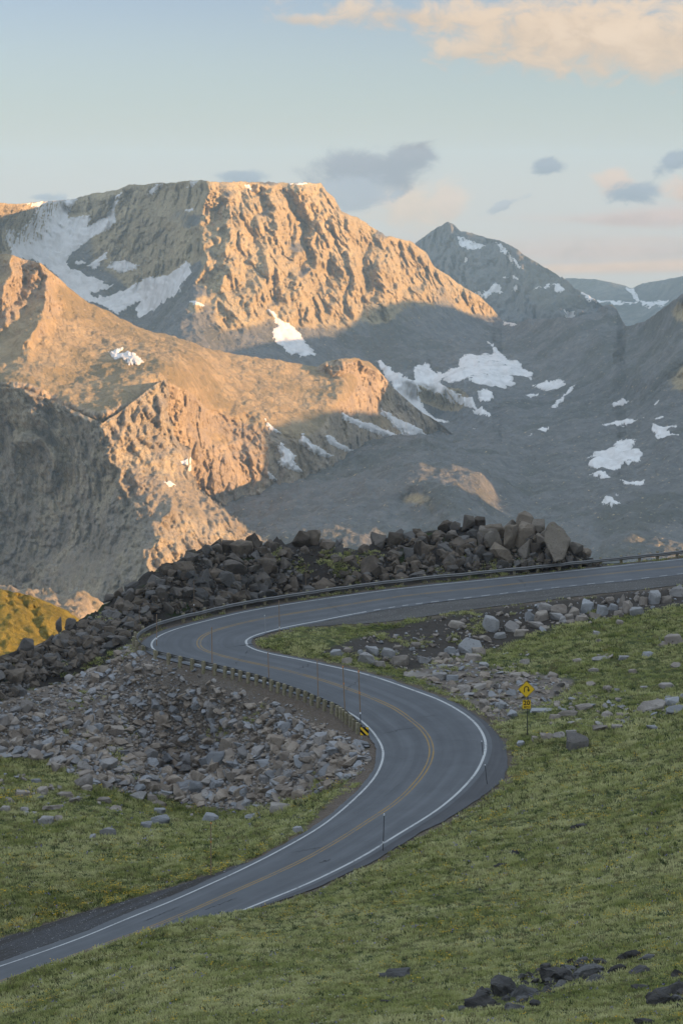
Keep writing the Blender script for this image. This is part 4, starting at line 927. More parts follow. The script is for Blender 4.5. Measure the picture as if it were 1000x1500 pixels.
# ------------------------------------------------------------------ mountains
LAY = {}
TSUN = math.tan(SUN_EL) / math.sin(SUN_AZ); ASUN = -math.cos(SUN_AZ) / math.sin(SUN_AZ)
def rock_far(name, a, b_, c, tundra, bump=1.0, sc=1.0, tun_lo=0.45, tun_hi=0.72):
    m, t, b = material(name)
    G = t.new('ShaderNodeNewGeometry'); P = G.outputs['Position']
    n1 = t.noise(P, 0.006 * sc, 6, 0.6, 0.5); n2 = t.noise(P, 0.035 * sc, 6, 0.66); n3 = t.noise(P, 0.16 * sc, 5, 0.7)
    mp = t.new('ShaderNodeMapping'); t.put(mp.inputs[0], P); mp.inputs['Scale'].default_value = (0.03 * sc, 0.012 * sc, 0.008 * sc); mp.inputs['Rotation'].default_value = (0, 0.35, 0)
    st = t.noise(mp.outputs[0], 1.0, 6, 0.65, 0.3)
    col = t.mix(t.step(n1, 0.35, 0.65), a, b_); col = t.mix(t.step(st, 0.42, 0.66), col, c)
    col = t.mix(t.math('MULTIPLY', t.step(n2, 0.55, 0.72), 0.55), col, [x * 0.5 for x in a])
    col = t.mix(t.math('MULTIPLY', t.step(n3, 0.60, 0.74), 0.5), col, [min(1, x * 1.35) for x in b_])
    col = t.mix(t.math('MULTIPLY', t.step(n3, 0.46, 0.34), 0.45), col, [x * 0.5 for x in a])
    vo = t.new('ShaderNodeTexVoronoi', feature='DISTANCE_TO_EDGE'); mq = t.new('ShaderNodeMapping'); t.put(mq.inputs[0], t.vmath('ADD', P, t.vmath('MULTIPLY', t.noise(P, 0.05 * sc, 3, out='Color'), (14 / sc, 14 / sc, 14 / sc))))
    mq.inputs['Scale'].default_value = (0.075 * sc, 0.05 * sc, 0.042 * sc); mq.inputs['Rotation'].default_value = (0.2, 0.5, 0.3); t.put(vo.inputs['Vector'], mq.outputs[0]); vo.inputs['Scale'].default_value = 1.0
    col = t.mix(t.math('MULTIPLY', t.step(vo.outputs[0], 0.09, 0.02), t.math('MULTIPLY', 0.38, t.math('SUBTRACT', 1.0, t.attr('gentle')))), col, [x * 0.33 for x in a])
    nz = t.attr('gentle'); f = t.step(t.math('ADD', nz, t.math('MULTIPLY', t.math('SUBTRACT', n2, 0.5), 0.5)), tun_lo, tun_hi)
    tu = t.mix(t.step(n2, 0.4, 0.62), tundra, [x * 1.35 for x in tundra]); tu = t.mix(t.math('MULTIPLY', t.step(n1, 0.48, 0.60), 0.7), tu, [tundra[0] * 0.72, tundra[1] * 0.74, tundra[2] * 0.66])
    tu = t.mix(t.step(n3, 0.60, 0.70), tu, b_); tu = t.mix(t.math('MULTIPLY', t.step(n3, 0.42, 0.32), 0.6), tu, [x * 0.45 for x in tundra])
    tu = t.mix(t.math('MULTIPLY', t.step(t.noise(P, 0.013 * sc, 5, 0.7, 1.5), 0.56, 0.64), 0.4), tu, [tundra[0] * 1.5, tundra[1] * 1.5, tundra[2] * 1.55])
    col = t.mix(f, col, tu)
    t.put(b.inputs['Base Color'], col); b.inputs['Roughness'].default_value = 0.95; b.inputs['Specular IOR Level'].default_value = 0.1
    h = t.math('ADD', t.math('MULTIPLY', n2, 0.65), t.math('MULTIPLY', n3, 0.35))
    t.put(b.inputs['Normal'], t.bump(h, bump, 20.0 / sc)); return m
def gsm(A, k):
    if k < 1: return A
    ker = np.exp(-0.5 * (np.arange(-3 * k, 3 * k + 1) / k) ** 2); ker /= ker.sum()
    for ax in (0, 1):
        A = np.apply_along_axis(lambda r: np.convolve(np.pad(r, 3 * k, 'edge'), ker, 'valid'), ax, A)
    return A
def layer(name, crest, vbot, ctl, mat, nu, nv, c=25.0, rough=(6, 34), wl=(240, 45), seed=0, jag=1.6, gentle_bias=0.0, stretch=(1, .4, .5), lean=0.35, ribs=(), back=(60, 40), blk=1.0, cut=None):
    cr = np.array(crest, float); u = np.linspace(cr[0, 0], cr[-1, 0], nu)
    vc = np.interp(u, cr[:, 0], cr[:, 1])
    z0 = 0 * u
    vc = vc + fbm(np.c_[u / 17.0, z0 + seed, z0], 5, 0.68, s=seed + 5) * jag * 2.4
    t = np.linspace(0, 1, nv) ** 0.9
    Vv = vbot + (vc[:, None] - vbot) * t[None]; Uu = np.repeat(u[:, None], nv, 1)
    ctl = np.array(ctl, float); f = RBF(ctl[:, :2], ctl[:, 2], c=c, lam=0.5)
    Y = f(np.c_[Uu.ravel(), Vv.ravel()]).reshape(Uu.shape)
    wq = np.c_[Uu.ravel() / 34.0, Vv.ravel() / 34.0, 0 * Uu.ravel() + seed]
    wu, wv = fbm(wq, 4, 0.6, s=seed + 41).reshape(Y.shape) * 16, fbm(wq + 50, 4, 0.6, s=seed + 47).reshape(Y.shape) * 16
    if cut: Y = Y + 1600 * smooth(0, 16, polydist(Uu + 0.5 * wu, Vv + 0.5 * wv, cut))
    for line, amp, wd in ribs:
        d = linedist(Uu + wu, Vv + wv, line); Y = Y - amp * np.clip(1 - d / wd, 0, 1) ** 1.2
    dY = np.gradient(Y, axis=1) / (np.gradient(Vv, axis=1) - 1e-6)      # metres per pixel (v up is negative)
    steep = (Y / 3000.0) / np.maximum(-dY, 0.02)                           # rise over run
    st = gsm(smooth(0.25, 0.95, steep), 4)
    P = at_Y(Uu, Vv, Y).reshape(-1, 3)
    Q = np.c_[P[:, 0] + lean * P[:, 2], P[:, 2] * stretch[2], P[:, 1] * stretch[1]]
    n1 = fbm(Q / wl[0], 6, 0.6, s=seed + 11, ridged=True).reshape(Y.shape)
    n2 = fbm(np.c_[P[:, 0] + 0.2 * P[:, 2], P[:, 2] * 0.6, P[:, 1] * 0.6] / wl[1], 5, 0.66, s=seed + 23, ridged=True).reshape(Y.shape)
    n3 = fbm(np.c_[P[:, 0], P[:, 2], P[:, 1]] / (wl[0] * 2.3), 4, 0.5, s=seed + 31).reshape(Y.shape)
    amp = rough[0] + (rough[1] - rough[0]) * st
    fade = smooth(0, 0.02, 1 - t)[None] * 0.7 + 0.3
    n4 = fbm(P / (wl[1] * 0.55), 5, 0.62, s=seed + 53).reshape(Y.shape)
    Bq = np.c_[P[:, 0] + 0.3 * P[:, 2], P[:, 1] * 0.7 + 0.2 * P[:, 0], P[:, 2] * 0.62 - 0.25 * P[:, 0]] + fbm(P / wl[1], 3, 0.6, s=seed + 81)[:, None] * wl[1] * 0.12
    (b1, r1), (b2, r2), (b3, r3) = ([w_.reshape(Y.shape) for w_ in blocks(Bq / (wl[1] * k), s=seed * 7 + m)] for k, m in ((1.5, 3), (0.62, 13), (0.27, 23)))
    h = (n1 - 0.35) * 1.35 + 1.0 * (n2 - 0.35) + 1.1 * n3 - blk * (1.7 * (b1 - 0.4) + 1.4 * (b2 - 0.4) + 0.9 * (b3 - 0.4) + 0.22 * r1 + 0.19 * r2 + 0.13 * r3)
    Y2 = Y - fade * st * rough[1] * h
    V = at_Y(Uu, Vv, Y2)
    V[..., 2] += fade * (1 - st) * rough[0] * (0.8 * (n1 - 0.35) + 0.8 * (n2 - 0.35) + 0.7 * n4 - 1.6 * (b2 - 0.4) - 1.0 * (b3 - 0.4))
    g = np.clip(1 - st + gentle_bias, 0, 1)
    # the far side of the crest
    nb = 9; top = V[:, -1]; dirn = top[:, :2] / np.linalg.norm(top[:, :2], axis=1)[:, None]
    rows = [V]
    k = np.arange(1, nb + 1)
    bk = np.stack([np.c_[top[:, :2] + dirn * back[0] * kk * (1 + 0.3 * kk), top[:, 2] - back[1] * (0.25 * kk + 0.25 * kk * kk)] for kk in k], 1)
    rows.append(bk); VV = np.concatenate(rows, 1); gg = np.concatenate([g, np.repeat(g[:, -1:], nb, 1)], 1)
    me = mesh_np(name, VV.reshape(-1, 3), grid_faces(nu, nv + nb)[:, ::-1] if False else grid_faces(nu, nv + nb))
    attr(me, 'gentle', gg.ravel())
    o = tag(link(name, me, mat), kind='structure')
    LAY[name] = (u, Vv, V, vbot, vc)
    return o
def lay_P(name, uu, vv, blur=1.4):
    u, Vv, V, vbot, vc = LAY[name]; out = 0
    for du, dv in ((0, 0), (blur, 0), (-blur, 0), (0, blur), (0, -blur)):
        a = np.interp(uu + du, u, np.arange(len(u))); i = np.clip(a.astype(int), 0, len(u) - 2); fa = a - i
        for ii_, w_ in ((i, 1 - fa), (i + 1, fa)):
            tt = np.clip((vv + dv - vbot) / (vc[ii_] - vbot), 0, 1) ** (1 / 0.9) * (Vv.shape[1] - 1)
            j = np.clip(tt.astype(int), 0, Vv.shape[1] - 2); fb = np.clip(tt - j, 0, 1)[:, None]
            out = out + w_[:, None] / 5 * (V[ii_, j] * (1 - fb) + V[ii_, j + 1] * fb)
    return out
M_MASSIF = rock_far('massif_rock', (0.38, 0.29, 0.165), (0.51, 0.40, 0.235), (0.43, 0.335, 0.20), (0.150, 0.145, 0.138))
M_SHOULD = rock_far('shoulder_rock', (0.33, 0.25, 0.165), (0.47, 0.36, 0.24), (0.32, 0.255, 0.195), (0.29, 0.215, 0.125), 0.9, 1.3)
M_CLIFF = rock_far('cliff_rock', (0.26, 0.215, 0.16), (0.49, 0.40, 0.27), (0.30, 0.255, 0.205), (0.25, 0.205, 0.15), 1.0, 1.9)
M_FAR = rock_far('far_rock', (0.15, 0.14, 0.13), (0.20, 0.185, 0.17), (0.17, 0.16, 0.15), (0.13, 0.12, 0.10), 0.9, 0.6)
A_CR = [(790,425),(812,411),(830,407),(870,408),(905,415),(925,422),(940,415),(970,410),(1000,404),(1060,398),(1180,405)]
layer('distant_plateau', A_CR, 520, [(790,420,10500),(1180,400,8600),(900,440,9600),(930,430,9700),(1000,450,9000),(800,500,9500),(1180,500,8000),(1000,405,9300)], M_FAR, 120, 50, seed=1, jag=0.5, rough=(10, 40), wl=(500, 90))
B_CR = [(540,470),(580,395),(608,355),(625,342),(645,330),(655,325),(665,328),(673,337),(700,344),(730,352),(755,363),(780,380),(810,398),(830,411),(850,425),(880,445),(920,490),(960,540)]
layer('far_peak', B_CR, 560, [(540,470,8400),(608,355,8000),(655,326,7750),(700,345,7500),(755,363,7150),(830,411,6650),(900,470,6250),(655,400,7600),(700,440,7250),(760,440,6850),(820,450,6450),(620,450,7850),(960,540,5900),(700,550,7000),(540,550,8000)], M_FAR, 230, 110, seed=2, jag=1.2, rough=(20, 60), wl=(420, 80),
      ribs=[([(655,326),(690,400),(720,470)], 130, 40), ([(755,363),(770,420),(800,470)], 90, 30)])
C_CR = [(-170,292),(0,298),(50,296),(90,292),(112,290),(125,286),(180,274),(190,271),(250,266),(300,264),(330,266),(400,266),(440,267),(470,267),(478,280),(490,290),(500,309),(520,318),(545,333),(565,345),(600,352),(625,370),(635,388),(650,400),(680,420),(700,432),(720,450),(735,470),(757,474),(775,466),(800,466),(830,465),(850,462),(870,457),(880,449),(888,446),(896,446),(903,452),(911,470),(917,478),(930,474),(945,469),(960,459),(1000,430),(1060,405),(1170,392)]
C_CT = [(400,870,2000),(600,870,2000),(800,870,2050),(1000,870,1950),(1170,870,2000),(0,870,2300),(-170,870,2400),
 (450,770,2330),(540,745,2390),(620,770,2320),(600,740,2400),(640,690,2520),(575,690,2560),(690,690,2560),(620,655,2850),(500,700,2660),(750,700,2700),(850,770,2300),(950,790,2150),(1000,740,2350),(900,720,2500),(880,660,2900),(1000,660,2700),(750,620,3300),(900,600,3300),(1000,590,3050),(650,615,3800),(600,590,3900),(830,630,3150),
 (720,545,3950),(660,560,3850),(600,560,3900),(780,565,3850),(860,560,3600),(950,540,3300),(1000,515,3200),(1080,480,3500),(1170,470,3750),(1170,700,2650),(1170,600,3100),
 (757,474,4750),(800,466,4520),(850,462,4320),(890,447,4400),(915,475,4150),(960,460,3700),(1000,430,3420),(1060,405,3600),(1170,392,3850),(770,515,4300),(830,515,4050),(880,515,3800),(920,520,3600),
 (300,264,4330),(400,266,4450),(470,267,4570),(520,318,4620),(600,352,4760),(650,400,4860),(700,432,4940),(735,470,4990),
 (300,330,4240),(400,340,4330),(480,360,4440),(560,400,4560),(640,440,4720),(300,380,4150),(275,440,4060),(245,475,4000),(380,430,4130),(450,480,4190),(520,500,4260),(600,500,4360),(680,500,4520),(730,502,4560),
 (330,500,3900),(420,520,3960),(500,545,4010),(560,540,4060),(640,540,4130),
 (270,285,4480),(200,278,4780),(130,292,4980),(90,298,5020),(200,330,4680),(230,400,4480),(130,350,4860),(130,400,4700),(180,430,4560),(60,340,4830),(220,460,4360),(50,312,4700),(20,320,4560),(0,330,4500),(-170,320,4300),(0,300,4400),(-170,295,4250),(40,385,4620),(0,400,4420),
 (0,500,4000),(200,520,3800),(100,600,3400),(300,600,3300),(0,700,2900),(200,700,2800),(350,700,2800)]
layer('massif', C_CR, 880, C_CT, M_MASSIF, 1000, 520, seed=3, jag=1.5, rough=(7, 34), wl=(230, 60),
      ribs=[([(300,264),(292,330),(302,380),(275,440),(243,478)], 60, 22), ([(330,290),(345,340),(330,400)], 34, 26), ([(395,275),(405,330),(385,400),(370,440)], 40, 28), ([(440,270),(470,330),(440,400),(445,450)], 42, 30), ([(500,315),(510,370),(500,440)], 36, 26), ([(560,350),(565,400),(560,450)], 34, 24), ([(620,380),(625,430)], 30, 20),
            ([(445,345),(449,372),(444,395)], -70, 13), ([(378,280),(386,305)], -40, 12), ([(425,330),(430,360)], -30, 12), ([(535,360),(530,420)], -30, 12), ([(395,405),(402,440)], -40, 12), ([(888,446),(880,500)], 60, 20)])
E_CR = [(-170,366),(0,372),(20,373),(35,380),(60,386),(75,398),(90,410),(100,420),(120,436),(150,452),(175,465),(200,478),(230,487),(270,497),(300,508),(330,515),(370,522),(430,531),(465,537),(478,528),(500,524),(520,524),(540,530),(549,537),(560,549),(577,570),(597,587),(615,602),(640,617),(670,642),(710,690)]
E_CT = [(-170,366,2650),(0,372,2700),(60,386,2720),(100,420,2760),(130,440,2800),(200,475,2880),(250,490,2930),(320,512,3000),(400,525,3060),(465,537,3110),(500,525,3110),(540,531,3190),(560,549,3230),(577,570,3260),(597,587,3290),(615,602,3320),(640,617,3360),(670,642,3420),(710,690,3450),(600,620,3260),(600,655,3230),(640,650,3380),(560,640,3150),(700,860,2700),
 (0,450,2610),(0,520,2500),(0,560,2365),(50,570,2355),(100,590,2335),(100,560,2420),(150,608,2290),(150,570,2395),(190,588,2330),(236,550,2480),(200,545,2470),(100,490,2620),(200,510,2640),(250,530,2570),(246,556,2490),(0,610,2500),(100,650,2470),(150,670,2440),(200,650,2470),(236,610,2500),(262,600,2530),(285,630,2570),(300,560,2720),(300,620,2640),(400,580,2880),(400,630,2740),(500,575,2990),(500,615,2930),(550,600,3190),(400,700,2690),(350,760,2640),(310,690,2600),(0,700,2600),(200,720,2560),(0,870,2600),(300,870,2500),(500,690,2880),(560,690,3200),(450,660,2760),(-170,540,2480),(-170,600,2550),(-170,870,1900),(520,545,3120),(480,548,3080)]
layer('shoulder_ridge', E_CR, 880, E_CT, M_SHOULD, 640, 330, seed=4, jag=1.2, rough=(4, 15), wl=(150, 36), gentle_bias=0.15, blk=1.0,
      ribs=[([(60,388),(70,440),(40,500)], 50, 30), ([(20,375),(0,440)], 40, 25), ([(478,530),(520,527),(545,540)], 35, 16), ([(240,560),(300,600),(380,615)], 25, 30)])
G_CR = [(-170,545),(0,566),(40,570),(60,580),(80,588),(110,602),(150,619),(165,609),(185,596),(205,580),(222,566),(236,557),(248,556),(262,560),(300,605),(360,680),(420,752),(500,850),(540,905)]
G_CT = [(-170,545,2428),(0,566,2348),(50,576,2333),(100,598,2308),(150,618,2272),(185,596,2296),(205,580,2320),(236,557,2369),(246,562,2374),(250,600,2355),(262,642,2348),(282,662,2348),(280,690,2320),(290,716,2296),(327,741,2284),(350,757,2277),(368,775,2277),(408,800,2284),
 (152,642,2257),(166,680,2239),(200,720,2208),(240,748,2184),(228,790,2125),(213,850,2062),(200,640,2289),(235,690,2259),(260,740,2211),(300,765,2223),(300,800,2186),(350,800,2223),(260,800,2137),(350,860,2184),(440,850,2257),
 (300,605,2416),(360,680,2391),(420,752,2355),(500,850,2318),(100,640,2324),(100,700,2333),(0,620,2379),(0,700,2391),(60,650,2355),(0,800,2355),(120,800,2259),(-170,700,2501),(0,905,2257),(150,890,2098),(540,905,2318),(-170,905,2379),(170,760,2196)]
G_CUT = [(243,540),(243,600),(255,641),(277,661),(276,690),(286,717),(323,742),(346,757),(365,776),(406,801),(440,850),(480,915),(700,915),(700,500),(243,500)]
layer('cliff_ridge', G_CR, 920, G_CT, M_CLIFF, 420, 250, seed=5, c=18.0, cut=G_CUT, jag=1.2, rough=(6, 15), wl=(110, 26), gentle_bias=-0.1, back=(25, 18),
      ribs=[([(28,648),(58,650),(72,680),(76,706)], 42, 18), ([(150,605),(165,680)], 20, 16), ([(175,690),(190,730)], 16, 12), ([(250,745),(232,785),(212,845)], 18, 14)])
M_MEAD = rock_far('lit_meadow_rock', (0.22, 0.19, 0.13), (0.34, 0.29, 0.21), (0.22, 0.19, 0.10), (0.20, 0.155, 0.034), 1.2, 9.0, 0.35, 0.85)
M_PINK = rock_far('talus_rock', (0.24, 0.19, 0.15), (0.40, 0.32, 0.26), (0.32, 0.26, 0.21), (0.28, 0.23, 0.17), 1.0, 4.0)
layer('talus_slope', [(-170,850),(0,856),(30,862),(70,863),(90,872),(105,870),(120,866),(145,878),(170,900),(260,990)], 1010, [(-170,850,1000),(0,857,960),(70,863,980),(120,866,960),(170,900,1000),(260,990,950),(0,1000,760),(150,1000,780),(-170,1000,760),(60,900,860)], M_PINK, 130, 70, seed=6, jag=1.2, rough=(3, 10), wl=(50, 10), back=(12, 9))
layer('lit_meadow', [(-170,852),(0,863),(30,867),(60,877),(80,886),(100,895),(122,912),(150,940),(250,1020)], 1040, [(-170,852,470),(0,863,450),(60,877,462),(100,895,470),(150,940,480),(250,1020,450),(0,930,380),(60,960,372),(120,960,405),(0,1030,340),(-170,1030,340),(200,1030,400)], M_MEAD, 150, 90, seed=7, jag=1.0, rough=(1.0, 3.2), wl=(26, 6), gentle_bias=0.15, blk=0.6, back=(6, 4),
      ribs=[([(35,872),(52,905),(62,940)], -9, 9), ([(12,866),(30,890)], -6, 7)])
# unseen ridge added right of the view, crest shaped to cast the valley shadows
def ridge_wall():
    prof = [(900,-900),(1100,-520),(1900,-490),(2280,-490),(2325,-335),(2385,-300),(2435,-325),(2460,-408),(2620,-408),(2645,-335),(2672,-300)]
    for u, v, y in ((390,624,2745),(450,610,2860),(500,604,2950),(552,602,3190)):
        p = at_Y(u, v, y); prof.append((p[1] + ASUN * p[0], p[2] - TSUN * p[0]))
    prof += [(3290,-300),(3400,-288),(3800,-292),(4000,-306),(4060,-312)]
    for u, v, y in ((440,520,4150),(470,490,4300),(500,456,4440),(560,446,4560),(610,443,4650),(660,452,4780),(700,464,4900),(735,473,4990)):
        p = at_Y(u, v, y); prof.append((p[1] + ASUN * p[0], p[2] - TSUN * p[0]))
    prof += [(5300,-430),(5600,-700)]
    prof = np.array(sorted(prof)); a = np.linspace(900, 5600, 420); h = np.interp(a, prof[:, 0], prof[:, 1])
    Xo = 1250 + 40 * np.sin(a / 310.0) + 260 * smooth(3900, 5000, a); Yo = a - ASUN * Xo; Zo = h + TSUN * Xo
    Zo = Zo + fbm(np.c_[a / 60.0, 0 * a, 0 * a], 4, s=61) * 9
    k = np.linspace(-1, 1, 41); V = []
    for kk in k:
        d = kk * (360 if kk < 0 else 900); drop = np.abs(d) * (1.7 if kk < 0 else 0.7)
        V.append(np.c_[Xo + d, Yo + 0 * d, Zo - drop + fbm(np.c_[Xo + d, Yo, Zo * 0] / 120.0, 4, s=62) * 30 * min(1, abs(kk) * 3)])
    V = np.stack(V, 1); me = mesh_np('shadow_ridge', V.reshape(-1, 3), grid_faces(420, 41)); attr(me, 'gentle', np.zeros(420 * 41))
    tag(link('shadow_caster_ridge', me, M_MASSIF), kind='structure')
ridge_wall()
me = mesh_np('valley_floor', np.array([(-16000, -9000, -760), (16000, -9000, -760), (16000, 6200, -760), (-16000, 6200, -760)]), np.array([[0, 1, 2, 3]])); attr(me, 'gentle', np.ones(4))
tag(link('valley_floor', me, M_FAR), kind='structure')
# ------------------------------------------------------------------ snow
def snow_material():
    m, t, b = material('old_snow'); P = t.new('ShaderNodeNewGeometry').outputs['Position']
    mp = t.new('ShaderNodeMapping'); t.put(mp.inputs[0], P); mp.inputs['Scale'].default_value = (0.05, 0.02, 0.012)
    n = t.noise(mp.outputs[0], 1.0, 6, 0.65, 0.4); n2 = t.noise(P, 0.03, 6, 0.65)
    c = t.mix(t.step(n, 0.4, 0.7), (0.68, 0.65, 0.625), (0.52, 0.495, 0.47)); c = t.mix(t.math('MULTIPLY', t.step(n2, 0.56, 0.72), 0.35), c, (0.33, 0.30, 0.27))
    t.put(b.inputs['Base Color'], c); b.inputs['Roughness'].default_value = 0.8; t.put(b.inputs['Normal'], t.bump(n, 0.35, 4.0)); return m
M_SNOW = snow_material()
def snow(lay, poly, label, off=4.0, step=0.75, jit=1.6):
    p = np.array(poly, float); lo, hi = p.min(0) - 3, p.max(0) + 3
    nx, ny = int((hi[0] - lo[0]) / step) + 2, int((hi[1] - lo[1]) / step) + 2
    U, Vv = np.meshgrid(lo[0] + step * np.arange(nx), lo[1] + step * np.arange(ny), indexing='ij')
    u, v = U.ravel(), Vv.ravel(); Pp = lay_P(lay, u, v)
    sz = math.sqrt((hi[0] - lo[0]) * (hi[1] - lo[1])); j = min(jit * 1.5, 0.09 * sz + 0.35)
    d = polydist(u, v, poly) + fbm(np.c_[u / 6.0, v / 3.0, 0 * u], 5, 0.72, s=int(lo[0]) % 50) * j * 2.0 + 0.35 * j
    _, _, _, vb, vc = LAY[lay]; inside = (d > 0) & (v > np.interp(u, LAY[lay][0], vc) + 0.3)
    ins = inside.reshape(nx, ny); cell = ins[:-1, :-1] & ins[1:, :-1] & ins[1:, 1:] & ins[:-1, 1:]
    if not cell.any(): return
    thick = np.clip(d / 4.0, 0.15, 1.0)
    k = (off * thick)[:, None]; A = Pp + k * np.array([0, -0.75, 0.35]); B = Pp + np.array([0, 7.0, -4.0])
    i = np.arange(nx * ny).reshape(nx, ny); F0 = np.stack([i[:-1, :-1], i[1:, :-1], i[1:, 1:], i[:-1, 1:]], -1)[cell]
    N = nx * ny; faces = [F0]
    # side walls round the edge
    E = np.concatenate([F0[:, [0, 1]], F0[:, [1, 2]], F0[:, [2, 3]], F0[:, [3, 0]]]); key = np.sort(E, 1); key = key[:, 0] * N + key[:, 1]
    un, inv, cnt = np.unique(key, return_inverse=True, return_counts=True); R = E[cnt[inv] == 1]
    faces.append(np.stack([R[:, 1], R[:, 0], R[:, 0] + N, R[:, 1] + N], 1)); faces.append(F0[:, ::-1] + N)
    Fa = np.concatenate(faces); V = np.concatenate([A, B]); used = np.unique(Fa); mp = np.full(2 * N, -1); mp[used] = np.arange(len(used))
    o = link('snow_patch', mesh_np('snow', V[used], mp[Fa]), M_SNOW)
    return tag(o, label, 'snow patch', 'snow patches on the mountains')
q1 = lambda L: [(x / 2.0, 200 + y / 2.0) for x, y in L]
q2 = lambda L: [(500 + x / 2.0, 200 + y / 2.0) for x, y in L]
q3 = lambda L: [(x / 2.0, 550 + y / 2.0) for x, y in L]
q4 = lambda L: [(500 + x / 2.0, 550 + y / 2.0) for x, y in L]
C_, E_, G_, B_, A_ = 'massif', 'shoulder_ridge', 'cliff_ridge', 'far_peak', 'distant_plateau'
